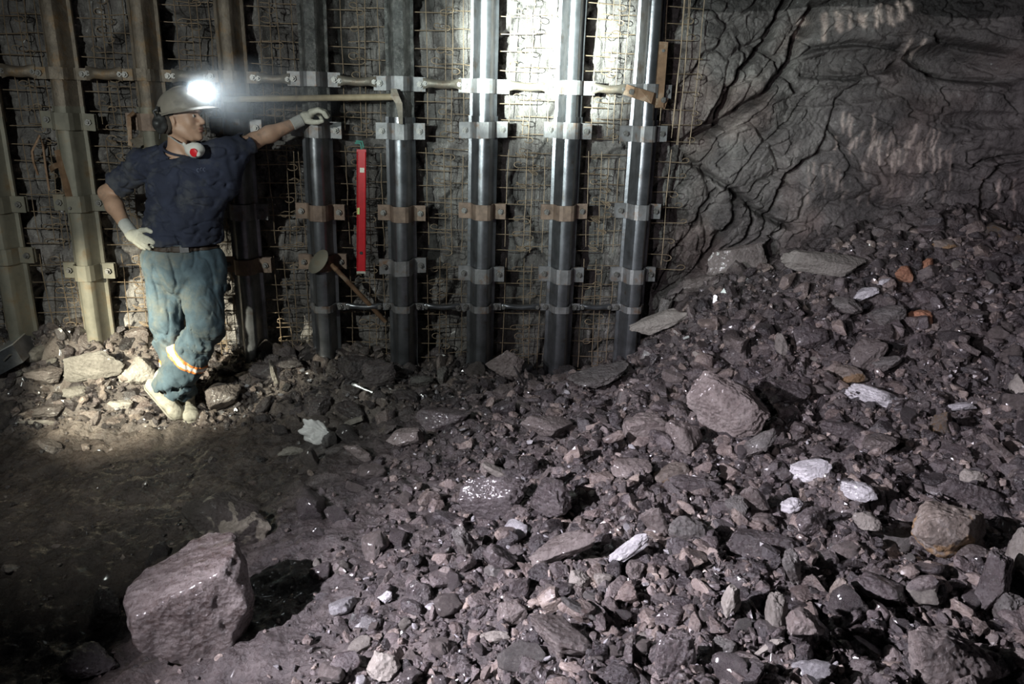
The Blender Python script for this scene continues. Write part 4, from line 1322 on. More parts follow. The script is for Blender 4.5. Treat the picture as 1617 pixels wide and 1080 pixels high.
# hand on the hip: back of the hand to the viewer, fingers round the waist
glove(A(P(195, 400, 4.0)) - .06, A(P(245, 350, 4.1)) + .06,
      [([Q(215, 368, 4.03), Q(224, 364, 4.01), Q(232, 363, 3.985), Q(239, 366, 3.965)], [.017, .0145, .013, .011], .012),       # thumb
       ([Q(222, 372, 4.0), Q(232, 376, 3.972), Q(239, 380, 3.955), Q(243, 383, 3.95)], [.0135, .012, .011, .0095], .006),
       ([Q(220, 377, 4.0), Q(230, 382, 3.968), Q(237, 386, 3.95), Q(241, 389, 3.945)], [.0135, .012, .011, .0095], .006),
       ([Q(217, 380, 4.0), Q(226, 386, 3.975), Q(232, 390, 3.962), Q(236, 393, 3.96)], [.013, .0115, .0105, .009], .006),
       ([Q(213, 382, 4.01), Q(220, 388, 3.99), Q(225, 391, 3.98), Q(229, 393, 3.98)], [.012, .0105, .0095, .0085], .006)],
      [(Q(213, 374, 4.015), (.042, .020, .034), None), (Q(207, 370, 4.03), (.034, .024, .030), None)],
      (Q(196, 352, 4.085), Q(209, 369, 4.035), .033, .034))
# hand propped on the clamp: palm down, thumb and forefinger nearly closing a ring
glove(A(P(455, 215, 4.4)) - .06, A(P(525, 155, 4.6)) + .06,
      [([Q(484, 190, 4.475), Q(494, 193, 4.455), Q(502, 193, 4.45), Q(509, 191, 4.45)], [.020, .0145, .013, .011], .012),       # thumb
       ([Q(492, 178, 4.475), Q(503, 174, 4.462), Q(512, 178, 4.458), Q(517, 185, 4.462)], [.0150, .0130, .0120, .0105], .006),
       ([Q(491, 176, 4.500), Q(503, 173, 4.495), Q(513, 176, 4.495), Q(519, 183, 4.498)], [.0150, .0130, .0120, .0105], .006),
       ([Q(490, 177, 4.525), Q(501, 175, 4.525), Q(510, 178, 4.525), Q(515, 185, 4.525)], [.0145, .0125, .0115, .0100], .006),
       ([Q(488, 180, 4.550), Q(497, 179, 4.550), Q(504, 182, 4.550), Q(508, 188, 4.550)], [.0135, .0115, .0105, .0095], .006)],
      [(Q(485, 182, 4.495), (.040, .042, .022), None), (Q(478, 187, 4.49), (.034, .036, .022), None)],
      (Q(461, 197, 4.455), Q(477, 189, 4.480), .032, .034))

# helmet
hp = R(-9)
vf = (hf * math.cos(hp) - hu * math.sin(hp)).normalized(); vu = vf.cross(hl) * -1
vu = hl.cross(vf) * -1 if (hl.cross(vf)).z < 0 else hl.cross(vf)
HC = hd(.018, 0, .036)


def hv(x, y, z): return HC + vf * x + hl * y + vu * z


m = MB(); rings = []
na = 44
for i in range(13):
    th_ = (math.pi / 2) * i / 12
    rr_ = math.cos(th_) ** .86; zz_ = math.sin(th_) * .118
    rings.append([hv(.138 * rr_ * math.cos(a), .112 * rr_ * math.sin(a) * 1.0, zz_ + .004 * max(0, 1 - abs(math.sin(a)) * 6) * (i > 3)) for a in [2 * math.pi * k / na for k in range(na)]])
brim = []
for k in range(na):
    a = 2 * math.pi * k / na; ex = .014 + .040 * max(0, math.cos(a)) ** 2.2
    brim.append((ex, a))
o1 = [hv((.138 + ex) * math.cos(a), (.112 + ex * .8) * math.sin(a), -.008 - .010 * max(0, math.cos(a))) for ex, a in brim]
o2 = [hv((.138 + ex - .002) * math.cos(a), (.112 + ex * .8 - .002) * math.sin(a), -.012 - .010 * max(0, math.cos(a))) for ex, a in brim]
o3 = [hv(.132 * math.cos(a), .107 * math.sin(a), -.003) for ex, a in brim]
inner = [[hv(.132 * math.cos((math.pi / 2) * i / 8) * math.cos(a), .106 * math.cos((math.pi / 2) * i / 8) * math.sin(a), math.sin((math.pi / 2) * i / 8) * .111) for a in [2 * math.pi * k / na for k in range(na)]] for i in range(9)]
m.loft(rings[::-1] + [o1, o2, o3] + inner, caps=False)
helmet = m.build('helmet', 'helmet', man, sharp=50)
# ridge over the crown
rg = MB(); rg.tube([hv(.136 * math.cos(t_), 0, .119 * math.sin(t_)) for t_ in [math.pi * (.15 + .7 * k / 14) for k in range(15)]], .007, 8); rg.build('helmet_ridge', 'helmet', helmet)
# lamp
lc = hv(.105, -.012, .088); ld = Vector((.70, -.70, -.10)).normalized()
m = MB(); m.tube([lc - ld * .045, lc - ld * .03, lc, lc + ld * .012], [.020, .031, .037, .038], 24); lamp = m.build('cap_lamp', 'plastic_dark', helmet)
m = MB(); m.tube([lc + ld * .0125, lc + ld * .018, lc + ld * .024], [.037, .035, .022], 24); m.build('lamp_lens', 'lens', lamp)
m = MB(); m.box(hv(.118, 0, .060), vf * .010, hl * .022, vu * .028); m.build('lamp_bracket', 'plastic_dark', helmet, smooth=False)
m = MB(); m.tube([hv(.09, .02, .10), hv(.03, .03, .124), hv(-.06, .02, .115), hv(-.13, .01, .05), hv(-.15, 0, -.02), hd(-.15, 0, -.10)], .004, 8); m.build('lamp_cable', 'plastic_dark', helmet)
pl = bpy.data.lights.new('cap_lamp_glow', 'SPOT'); pl.energy = 15; pl.color = (.86, .95, 1); pl.shadow_soft_size = .03; pl.spot_size = R(130); pl.spot_blend = 1
po = bpy.data.objects.new('cap_lamp_glow', pl); C.objects.link(po); po.location = lc + ld * .05
po.rotation_euler = Vector((.93, -.32, -.12)).to_track_quat('-Z', 'Y').to_euler()
# ear defenders swung back
for s_ in (-1, 1):
    e = SDF(A(hd(-.06, s_ * .10, -.03)) - .10, A(hd(-.06, s_ * .10, -.03)) + .10, .0035)
    e.ell(hd(-.058, s_ * .105, -.022), (.040, .026, .050), .01, HFR)
    e.cone(hd(-.058, s_ * .118, -.022), hd(-.058, s_ * .126, -.022), .026, .022, .008)
    e.near_noise(lambda x, y, z: .003 * fbm(x * 40, y * 40, z * 40, 2), .02)
    v, f = e.mesh(); mf = obj('ear_defender', smooth_mesh(v, f), f, 'plastic_dark', man)
    c = SDF(A(hd(-.04, s_ * .085, -.03)) - .09, A(hd(-.04, s_ * .085, -.03)) + .09, .0035)
    c.ell(hd(-.044, s_ * .084, -.025), (.040, .016, .050), .01, HFR)
    v, f = c.mesh(); obj('cushion', smooth_mesh(v, f), f, 'hair', mf)
    q = MB(); q.tube([hd(-.058, s_ * .122, .01), hd(-.064, s_ * .132, .04), hv(-.066, s_ * .124, .018), hv(-.066, s_ * .112, .035)], [.006, .007, .010, .008], 10); q.build('arm', 'plastic_dark', mf)

# dust mask pulled down under the chin
mk_ = SDF(A(P(308, 238, 4.02)) - .11, A(P(308, 238, 4.02)) + .11, .0035)
mfr = np.array([Vector((.92, -.35, .1)).normalized(), Vector((.35, .92, 0)).normalized(), Vector((-.1, 0, 1)).normalized()]).T
mc = P(308, 237, 4.035)
mk_.ell(mc, (.050, .046, .036), .01, mfr).cone(mc, mc + Vector((.030, -.040, -.016)), .036, .016, .012)
mk_.cone(mc, P(291, 228, 4.045), .034, .012, .02)
mk_.ell(mc + Vector((-.02, .03, .02)), (.052, .045, .034), .004, mfr, 'sub')
mk_.cone(P(291, 228, 4.045), P(297, 232, 4.02), .008, .006, .006)
v, f = mk_.mesh(); mask = obj('dust_mask', smooth_mesh(v, f), f, 'mask', man)
from mathutils.bvhtree import BVHTree


def bvh_of(V, Fq): return BVHTree.FromPolygons([tuple(q) for q in V], [tuple(int(i) for i in q) for q in Fq])


def cast(tree, px, py):
    r = ray(px, py).normalized()
    loc, nrm, _, _ = tree.ray_cast(CAM, r)
    return loc, nrm


tm = bvh_of(v, f); l_, n__ = cast(tm, 306, 241)
if l_:
    m = MB(); m.tube([l_ - n__ * .004, l_ + n__ * .003, l_ + n__ * .005], [.0215, .021, .017], 24); m.build('valve', 'mask_red', mask)
m = MB(); m.tube([P(293, 229, 4.04), P(283, 226, 4.03), P(270, 217, 4.06), hd(-.075, -.03, -.085), hd(-.09, .01, -.08)], .0035, 8); m.build('mask_strap', 'cuff', mask)
# faded chest print and buckle
ts = bvh_of(Vs, Fs_)
for k, (px, py) in enumerate([(313, 269), (318, 268), (323, 268)]):
    l_, n__ = cast(ts, px, py)
    if l_:
        q = MB(); a_ = n__.cross(Vector((0, 0, 1))).normalized() * -1; b_2 = Vector((0, 0, 1))
        q.tube([l_ + n__ * .0015 + a_ * .006 * math.cos(w_) + b_2 * .009 * math.sin(w_) for w_ in [.7 + j * .6 for j in range(8)]], .0016, 6)
        q.build('chest_print', 'print', shirt)
tt_ = bvh_of(Vt, Ft); l_, n__ = cast(tt_, 291, 394)
if l_:
    MB().box(l_ + n__ * .008, n__.cross(Vector((0, 0, 1))).normalized() * .022, n__ * .004, Vector((0, 0, 1)) * .017).build('belt_buckle', 'clamp', trousers, smooth=False)

# dusty air in the cap lamp's beam, with a dense core added as bloom
bm = bmesh.new(); bmesh.ops.create_icosphere(bm, subdivisions=3, radius=1.0)
cz0 = lc + Vector((.26, -.10, -.02))
hm = bpy.data.meshes.new('dust_haze_bloom')
for q in bm.verts: q.co = Vector((q.co.x * .55, q.co.y * .24, q.co.z * .20))
bm.to_mesh(hm); bm.free()
mm, nt, bb = new_mat('dust_haze_bloom'); nt.nodes.remove(bb)
vsc = N(nt, 'ShaderNodeVolumeScatter'); vsc.inputs['Anisotropy'].default_value = 0.3
vsc.inputs['Color'].default_value = (.85, .93, 1, 1)
tc = N(nt, 'ShaderNodeTexCoord'); ln = N(nt, 'ShaderNodeVectorMath', operation='LENGTH')
mp = N(nt, 'ShaderNodeMapping'); mp.inputs['Scale'].default_value = (1 / .55, 1 / .24, 1 / .20)
nt.links.new(tc.outputs['Object'], mp.inputs['Vector']); nt.links.new(mp.outputs[0], ln.inputs[0])
dn = math_(nt, 'MULTIPLY', math_(nt, 'MAXIMUM', math_(nt, 'SUBTRACT', 1.0, ln.outputs['Value']), 0.0), 0.9)
ln2 = N(nt, 'ShaderNodeVectorMath', operation='DISTANCE'); nt.links.new(tc.outputs['Object'], ln2.inputs[0]); ln2.inputs[1].default_value = tuple(lc + ld * .03 - cz0)
bloom_core = math_(nt, 'POWER', math_(nt, 'MAXIMUM', math_(nt, 'SUBTRACT', 1.0, math_(nt, 'DIVIDE', ln2.outputs['Value'], .13)), 0.0), 2.0)  # added dense centre that imitates lens bloom around the lamp
dn = math_(nt, 'ADD', dn, math_(nt, 'MULTIPLY', bloom_core, 9.0))
nt.links.new(dn, vsc.inputs['Density'])
nt.links.new(vsc.outputs[0], nt.nodes['Material Output'].inputs['Volume'])
hm.materials.append(mm)
ho = bpy.data.objects.new('dust_haze_bloom', hm); C.objects.link(ho); ho.location = cz0
tag(ho, 'lit dusty air in the beam of the cap lamp, dense core imitating bloom', 'haze', kind='stuff')
# ------------------------------------------------------------------ broken rock
_ico = {}


def ico(sub):
    if sub not in _ico:
        bm = bmesh.new(); bmesh.ops.create_icosphere(bm, subdivisions=sub + 1, radius=1.0)
        v = np.array([q.co[:] for q in bm.verts]); f = np.array([[q.index for q in t.verts] for t in bm.faces])
        bm.free(); _ico[sub] = (v / np.linalg.norm(v, axis=1)[:, None], f)
    return _ico[sub]


def rock_shape(seed, sub, planes=14, round_=.04, rough=.05, lump=.08, lo=.55, ledges=.3):
    """a ball cut by random planes: flat broken faces with slightly worn edges"""
    r = np.random.default_rng(seed)
    v, f = ico(sub)
    n = r.normal(size=(planes, 3)); n /= np.linalg.norm(n, axis=1)[:, None]
    n = np.concatenate([n, [[0, 0, 1], [0, 0, -1]]])
    o = r.uniform(lo, .95, len(n))
    dots = v @ n.T
    t = np.where(dots > .05, o / np.maximum(dots, .05), 9)
    t = np.minimum(t, 1.25)
    rad = -round_ * np.log(np.exp(-t / round_).sum(1)) if round_ > 0 else t.min(1)
    p = v * rad[:, None]
    s = r.uniform(0, 50)
    if sub >= 3:
        d = lump * fbm(p[:, 0] * 1.6 + s, p[:, 1] * 1.6, p[:, 2] * 1.6, 3) + rough * fbm(p[:, 0] * 5 + s, p[:, 1] * 5, p[:, 2] * 5, 4, .6)
        ledge = np.round((p @ n[0]) * 7 + .6 * fbm(p[:, 0] * 3, p[:, 1] * 3, p[:, 2] * 3 + s, 2)) / 7
        p = p * (1 + d)[:, None] + n[0] * ((ledge - p @ n[0]) * ledges)[:, None]
    ext = (p.max(0) - p.min(0)) / 2
    return (p - (p.max(0) + p.min(0)) / 2) / ext, f


def rotm(rz, rx, ry):
    return np.array(Matrix.Rotation(rz, 3, 'Z') @ Matrix.Rotation(ry, 3, 'Y') @ Matrix.Rotation(rx, 3, 'X'))


def hero(px, py, w, h, mat, label, name='rock', rot=0, yaw=0, thick=.75, deep=.9, seed=0, sub=4, planes=13, up=.10, group=None, tip=0, rough=.05):
    """a rock about w x h picture points big, lying on the ground there"""
    v, f = rock_shape(seed + int(px * 7 + py * 13), sub, planes, rough=rough, ledges=0 if sub == 5 else (.4 if mat in ('rock_slate', 'rock_mica') else .15))
    if abs(rot) >= 12 and h < w * .5:
        h = abs(w * math.sin(R(rot))) * .7 + h * .8
    ax_, ay_, kw_, kh_ = px, py + h * .25, 1.0, 1.0
    vv = v[::7] if len(v) > 800 else v
    for it in range(6):
        g = hit(ax_, ay_)
        lim = float(back_y(g.x)) - (.14 if g.x > .9 else .38)
        if g.y > lim:
            g = Vector((g.x * lim / g.y, lim, float(ground(g.x * lim / g.y, lim))))
        dist = (g - CAM).length * .97
        sx = w / 2 * dist / F_ * kw_; sh = h / 2 * dist / F_ * kh_
        dims = np.array([sx, max(sh * deep, min(sx, sh) * .3), sh * thick])
        Rm = rotm(R(yaw), R(tip), R(rot)).T
        q = (v if it == 5 else vv) * dims @ Rm
        zlo = q[:, 2].min()
        c = np.array([g.x, g.y, float(ground(g.x, g.y)) - zlo * (1 - up * 2)])
        if it == 5:
            break
        cv = (q + c - np.array(CAM)) @ np.array(CM)
        xs = cv[:, 0] / -cv[:, 2] * F_ + W_ / 2; ys = -cv[:, 1] / -cv[:, 2] * F_ + H_ / 2
        kw_ *= min(1.3, max(.75, w / (xs.max() - xs.min()))) ** .8
        kh_ *= min(1.3, max(.75, h / (ys.max() - ys.min()))) ** .8
        ax_ += (px - (xs.max() + xs.min()) / 2) * .9
        ay_ += (py - (ys.max() + ys.min()) / 2) * .9
    p = q
    if abs(c[1]) > 0 and DBG: print('HERO', px, py, w, h, '->', [round(float(t), 2) for t in c], round(sx, 3), round(sh, 3), [round(float(t)) for t in ((xs.max() + xs.min()) / 2, (ys.max() + ys.min()) / 2, xs.max() - xs.min(), ys.max() - ys.min())])
    t = obj(name, p + c, f, mat, None, sharp=32, loc=(c[0], c[1], c[2]))
    tag(t, label, 'rock' if name in ('rock', 'boulder', 'flat_rock', 'stone') else name, group)
    return t


HEROES = [
    # px, py, w, h, material, label, kwargs
    (298, 950, 208, 222, 'boulder', 'huge rough brown boulder in the lower left of the picture', dict(name='boulder', sub=5, planes=10, thick=.95, deep=.75, rot=-8, yaw=10, up=.14, seed=4, rough=.02)),
    (357, 822, 142, 92, 'rock_patch', 'brown boulder with cream-coloured patches, just behind the biggest boulder', dict(name='boulder', sub=5, rot=22, thick=.8, deep=.9, seed=3, rough=.02)),
    (1150, 640, 132, 108, 'rock_mid', 'large grey-brown slab-sided boulder standing alone mid-slope, deep shadow beside it', dict(name='boulder', sub=5, planes=8, rot=18, yaw=-12, thick=1.0, deep=.5, seed=11, up=.06)),
    (1498, 838, 120, 92, 'rock_rust', 'rounded boulder with ochre and orange stains in the rubble slope', dict(name='boulder', sub=5, thick=.95, deep=.8, rot=8, seed=2, up=.05)),
    (1508, 1040, 150, 110, 'rock_mid', 'big pale-topped boulder cut by the bottom edge, lower right', dict(name='boulder', sub=5, thick=1, deep=.8, rot=15, seed=5)),
    (142, 543, 96, 50, 'rock_pale', 'big pale flat slab leaning at the foot of an arch, beside the miner', dict(name='flat_rock', sub=4, thick=.9, deep=.35, rot=-12, planes=8, up=.04)),
    (1300, 416, 135, 42, 'rock_pale', 'long flat pale slab lying across the top of the heap', dict(name='flat_rock', thick=.8, deep=.8, rot=4, planes=7, up=.02)),
    (776, 788, 108, 68, 'rock_dark', 'dark flat-faced boulder in the middle of the rubble', dict(name='boulder', sub=5, planes=8, thick=1, deep=.7, rot=-6)),
    (888, 866, 105, 62, 'rock_mid', 'grey-brown wedge-shaped slab, upper end raised, centre of the rubble', dict(name='flat_rock', rot=-28, thick=.55, deep=1, planes=8)),
    (892, 1000, 108, 66, 'rock_mid', 'broad mottled grey slab near the bottom edge, centre', dict(name='flat_rock', rot=16, thick=.6, deep=1.1, planes=9)),
    (1087, 842, 68, 54, 'rock_slate', 'smooth grey wavy-faced rock, rounded edge, right of centre', dict(rot=24, thick=1, deep=.5, planes=8)),
    (1281, 737, 68, 32, 'rock_mica', 'shiny silvery-white ridged rock on the slope', dict(rot=-14, thick=.7, deep=.9, planes=9)),
    (1067, 1035, 66, 78, 'rock_dark', 'tall dark brown block at the bottom edge, right of centre', dict(thick=1, deep=.6, yaw=20)),
    (1120, 858, 1, 1, None, '', {}),
    (1200, 861, 140, 52, 'rock_dark', 'long dark angular block lying right of the smooth wavy rock', dict(rot=4, thick=.8, deep=.8, planes=7)),
    (1282, 822, 52, 46, 'rock_dark', 'round flat-topped dark stone right of the long dark block', dict(thick=.8, deep=1, planes=16)),
    (1033, 822, 44, 46, 'rock_mid', 'upright grey flaky rock left of the smooth wavy rock', dict(thick=1, deep=.4, rot=-30, planes=8)),
    (998, 739, 66, 34, 'rock_mid', 'flat tan-grey slab with a level top, just above centre of the rubble', dict(thick=.7, deep=1, name='flat_rock')),
    (1062, 744, 58, 40, 'rock_rust', 'tan rock with a warm stain, right of the flat level slab', dict(rot=-12, thick=.9)),
    (1080, 693, 58, 58, 'rock_mid', 'upright tan-grey rock below the standing boulder', dict(thick=1, deep=.6, rot=-30)),
    (1022, 668, 78, 46, 'rock_mid', 'brown wedge rock left of the standing boulder', dict(rot=-14, thick=.8)),
    (1195, 700, 62, 46, 'rock_slate', 'layered slate piece below the standing boulder', dict(rot=-42, thick=.6)),
    (1250, 618, 62, 34, 'rock_dark', 'dark smooth rock in the shadow right of the standing boulder', dict(thick=.8)),
    (1388, 706, 62, 36, 'rock_mid', 'flat grey angular plate lying on the right slope', dict(rot=-8, thick=.5, deep=1.2, planes=7, name='flat_rock')),
    (1538, 751, 46, 28, 'rock_pale', 'small brick-shaped tan rock on the right slope', dict(planes=6, thick=.9, deep=.8)),
    (1578, 712, 62, 42, 'rock_mid', 'grey rounded wedge beside the right picture edge', dict(rot=35, thick=.8)),
    (1540, 790, 118, 44, 'rock_dark', 'long glossy black slab above the ochre-stained boulder', dict(rot=18, thick=.8, deep=.7, planes=8)),
    (1568, 915, 62, 100, 'rock_dark', 'tall dark pillar-like rock right of the ochre-stained boulder', dict(thick=1, deep=.6, rot=8, planes=8)),
    (1606, 870, 36, 70, 'rock_pale', 'light upright rock cut by the right picture edge', dict(thick=1, deep=.6)),
    (1595, 965, 56, 60, 'rock_slate', 'pale grey rounded rock at the right edge below the light upright one', dict(thick=1, deep=.8)),
    (1600, 1050, 60, 40, 'rock_mid', 'wedge of grey rock in the bottom right corner', dict(rot=-10)),
    (1390, 928, 92, 44, 'rock_dark', 'dark curved-backed slab in front of the ochre-stained boulder', dict(rot=18, thick=.6, deep=.9, name='flat_rock')),
    (1275, 965, 62, 46, 'rock_mid', 'angular grey-brown rock near the bottom, left of the curved dark slab', dict(rot=-8, thick=.9)),
    (1154, 952, 32, 54, 'rock_pale', 'pale tan spearhead-shaped stone standing upright', dict(rot=12, thick=1, deep=.45)),
    (1226, 968, 38, 66, 'rock_pale', 'pale tan twisted stone right of the spearhead stone', dict(rot=-8, thick=1, deep=.5)),
    (1214, 1022, 44, 24, 'rock_pale', 'pale splinter below the twisted tan stone', dict(rot=-35, thick=.5)),
    (1248, 905, 30, 58, 'rock_slate', 'light grey blade-like shard, thin end up', dict(rot=-28, thick=1, deep=.35)),
    (1144, 1022, 40, 38, 'rock_slate', 'grey cube-like stone near the bottom edge', dict(planes=8, thick=.9)),
    (1172, 1045, 32, 24, 'rock_mica', 'bright white flaky piece near the bottom edge', dict(planes=7, thick=.6)),
    (1378, 1022, 60, 34, 'rock_mica', 'pale glinting shard pointing down to the bottom right boulder', dict(rot=34, thick=.4)),
    (1325, 935, 30, 48, 'rock_rust', 'orange-tinged upright stone left of the curved dark slab', dict(rot=20, thick=1, deep=.6)),
    (993, 868, 64, 26, 'rock_mica', 'glittering white crystalline bar lying slantwise in the centre', dict(rot=-40, thick=.7, deep=.7)),
    (936, 893, 50, 34, 'rock_mid', 'brown flat stone under the raised grey-brown wedge', dict(thick=.6)),
    (915, 912, 34, 30, 'rock_pale', 'tan-topped angular stone with a white broken face', dict(rot=20, planes=8)),
    (952, 920, 30, 22, 'rock_pale', 'small pale rounded pebble below the wedge slab', dict(rot=20)),
    (1003, 893, 32, 32, 'rock_mid', 'grey stone beside the lower end of the glittering bar', dict(thick=.9)),
    (1020, 1001, 26, 14, 'rock_pale', 'small cream bone-shaped pebble', dict(thick=.6)),
    (1060, 975, 52, 44, 'rock_dark', 'dark rounded lump above the tall dark brown block', dict(thick=.9)),
    (920, 972, 70, 20, 'rock_slate', 'thin light grey sliver above the broad mottled slab', dict(rot=28, thick=.5)),
    (870, 790, 62, 64, 'rock_dark', 'glossy dark rock right of the dark flat-faced boulder', dict(rot=-20, thick=1)),
    (790, 880, 56, 46, 'rock_dark', 'black angular block with a deep hollow beside it', dict(rot=35, thick=.9, planes=8)),
    (735, 856, 42, 54, 'rock_slate', 'split grey rock with a thin plate along its side', dict(rot=-20, thick=1, deep=.5)),
    (790, 745, 58, 18, 'rock_pale', 'narrow tan splinter above the dark flat-faced boulder', dict(rot=24, thick=.5)),
    (770, 738, 24, 30, 'rock_mid', 'small tan triangular stone left of the narrow splinter', dict(planes=6)),
    (835, 737, 30, 34, 'rock_dark', 'sparkling black cube of ore right of the narrow splinter', dict(planes=7)),
    (860, 755, 22, 40, 'rock_mid', 'slim standing brown stone beside the sparkling black cube', dict(rot=20, thick=1, deep=.6)),
    (606, 941, 26, 24, 'rock_mica', 'bright white diamond-shaped flake, left of centre bottom', dict(planes=6, rot=-25, thick=.5)),
    (606, 1052, 54, 46, 'rock_pale', 'pale rough rock at the bottom edge, left of centre', dict(thick=.9)),
    (780, 1010, 50, 20, 'rock_pale', 'pale flat chip pair left of the broad mottled slab', dict(thick=.5)),
    (808, 970, 48, 40, 'rock_mid', 'rough tan-brown lump above left of the broad mottled slab', dict(thick=.9)),
    (660, 935, 40, 40, 'rock_dark', 'dark reddish rounded stone right of the white diamond flake', dict(thick=.9)),
    (1052, 785, 1, 1, None, '', {}),
    (1100, 768, 90, 34, 'rock_dark', 'dark ridged block just above the smooth wavy rock', dict(rot=10, thick=.8, planes=8)),
    (1165, 800, 40, 40, 'rock_slate', 'grey pointed rock right of the dark ridged block', dict(rot=-20)),
    (1192, 790, 44, 44, 'rock_mid', 'grey plate leaning above the long dark block', dict(rot=-35, thick=1, deep=.4)),
    (1250, 798, 36, 26, 'rock_mica', 'silvery shard above the round flat-topped stone', dict(rot=-18, thick=.6)),
    (1200, 828, 54, 30, 'rock_mid', 'low brown rock between the pointed rock and the long dark block', dict(thick=.7)),
    (1355, 780, 60, 34, 'rock_mica', 'low gleaming white-edged rock left of the ochre-stained boulder', dict(thick=.5)),
    (1368, 825, 44, 20, 'rock_pale', 'tan pointed splinter left of the ochre-stained boulder', dict(rot=30, thick=.6)),
    (1340, 680, 90, 34, 'rock_dark', 'wide dark rock mid-slope below the pale bladed stones', dict(rot=10, thick=.7)),
    (1380, 625, 92, 30, 'rock_mica', 'long gleaming grey slab across the right slope', dict(rot=12, thick=.4, name='flat_rock')),
    (1372, 560, 60, 54, 'rock_mid', 'large rounded brown rock high on the right slope', dict(thick=.9, rot=15)),
    (1345, 590, 52, 30, 'rock_rust', 'rust-tinged rock under the rounded brown one', dict(thick=.8)),
    (1400, 575, 46, 26, 'rock_slate', 'light grey arrow-shaped plate beside the rounded brown rock', dict(rot=-20, thick=.5)),
    (1400, 502, 62, 26, 'rock_slate', 'light grey blade of slate, tip up to the right, upper slope', dict(rot=-24, thick=.4, planes=7, name='flat_rock')),
    (1338, 485, 46, 20, 'rock_slate', 'thin grey plate left of the light slate blade', dict(rot=-30, thick=.4)),
    (1368, 464, 42, 14, 'rock_mica', 'glaring white ridged flake on the upper slope', dict(rot=-22, thick=.6)),
    (1395, 450, 24, 10, 'rock_mica', 'small white flake just above the glaring ridged one', dict(rot=-22, thick=.6)),
    (1428, 432, 30, 28, 'rock_orange', 'orange-red rock on the upper slope', dict(thick=1)),
    (1463, 416, 22, 18, 'rock_orange', 'small reddish stone above right of the orange rock', dict(thick=1)),
    (1452, 498, 44, 28, 'rock_orange', 'reddish-brown rock right of the light slate blade', dict(thick=.7)),
    (1425, 357, 30, 13, 'rock_mid', 'small grey stone alone on the crest of the heap', dict(thick=.8)),
    (1495, 383, 46, 16, 'rock_rust', 'flat tan stone just below the crest of the heap', dict(rot=-6)),
    (1516, 645, 50, 14, 'rock_mica', 'thin pale ridged bar lying level on the right slope', dict(rot=-6, thick=.7, planes=7)),
    (1234, 545, 22, 38, 'rock_pale', 'slim cream upright stone on the slope left of two dark hollows', dict(rot=-24, thick=1, deep=.5)),
    (1280, 535, 56, 40, 'rock_dark', 'dark hunched rock mid upper slope', dict(thick=1)),
    (1167, 545, 28, 26, 'rock_mid', 'small triangular grey stone above the standing boulder', dict(planes=6)),
    (1110, 566, 34, 16, 'rock_pale', 'small pale chip left above the standing boulder', dict(rot=15, thick=.6)),
    (1605, 610, 30, 34, 'rock_pale', 'tan rock at the right edge of the slope, halfway up', dict()),
    (1050, 474, 26, 48, 'rock_slate', 'pale ribbed wedge leaning beside the last arch', dict(rot=18, thick=1, deep=.5)),
    (1040, 509, 92, 17, 'rock_pale', 'long straight splinter sloping down to the foot of the last arch', dict(rot=-26, thick=.7, deep=1, planes=8, name='flat_rock', up=-.1)),
    (943, 594, 92, 18, 'rock_slate', 'long flat slab at the foot of the last two arches', dict(rot=-24, thick=.6, deep=1.3, planes=8, name='flat_rock', up=0)),
    (1165, 395, 95, 50, 'rock_mid', 'large grey block fallen against the rock face', dict(rot=-12, thick=.9, deep=.7)),
    (1110, 428, 60, 30, 'rock_mid', 'grey block between the ribbed wedge and the fallen block', dict(rot=-18, thick=.9)),
    (598, 590, 54, 44, 'rock_dark', 'squarish grey rock at the foot of the pick head arch', dict(thick=.9, planes=8)),
    (560, 585, 52, 44, 'rock_dark', 'dark rock in front of the propping-hand arch foot', dict(thick=.9)),
    (797, 578, 62, 46, 'rock_mid', 'brown leaning slab between two arch feet', dict(rot=35, thick=.9, deep=.5, planes=8)),
    (698, 595, 16, 34, 'rock_slate', 'narrow brick-like stone standing at the wall foot', dict(thick=1, deep=.6, planes=7)),
    (665, 603, 38, 13, 'rock_slate', 'thin shiny-edged chip left of the narrow standing stone', dict(rot=-18)),
    (794, 618, 36, 24, 'rock_mid', 'rounded stone in front of the leaning brown slab', dict()),
    (820, 596, 12, 36, 'rock_dark', 'thin dark splinter leaning on the brown slab', dict(rot=-28, thick=1, deep=.5)),
    (553, 648, 46, 30, 'rock_dark', 'dark flat stone right of the thin white strip', dict(thick=.6)),
    (700, 660, 90, 40, 'rock_dark', 'broad low dark rock in the middle ground', dict(thick=.5, name='flat_rock')),
    (640, 690, 60, 30, 'rock_mid', 'low brownish stone right of the crumpled bag', dict(thick=.6, rot=-8)),
    (865, 672, 80, 34, 'rock_mid', 'long grey-brown rock left of the brown wedge', dict(rot=6, thick=.6)),
    (460, 710, 42, 15, 'rock_pale', 'flat tan leaf-shaped stone below left of the crumpled bag', dict(rot=-8, thick=.6)),
    (500, 640, 44, 36, 'rock_dark', 'dark square-topped stone above the crumpled bag', dict(thick=.7)),
    (565, 718, 44, 28, 'rock_mid', 'low grey stone below right of the crumpled bag', dict(rot=25, thick=.6)),
    (430, 530, 18, 40, 'rock_pale', 'slim pale stone standing in the bay right of the miner', dict(rot=-14, thick=1, deep=.5)),
    (455, 565, 46, 20, 'rock_dark', 'wet glinting lump at the wall right of the miner', dict(thick=.7)),
    (420, 588, 56, 26, 'rock_dark', 'low wet rock right of the crossed boots', dict(thick=.7)),
    (352, 628, 56, 44, 'rock_mid', 'smooth greenish-grey rock just right of the crossed boots', dict(rot=-30, thick=.6)),
    (60, 664, 66, 9, 'rock_pale', 'long thin stick-like stone at the left below the pale rubble', dict(thick=1)),
    (80, 706, 44, 18, 'rock_mid', 'flat stone on the dark floor at the left', dict(rot=20, thick=.5)),
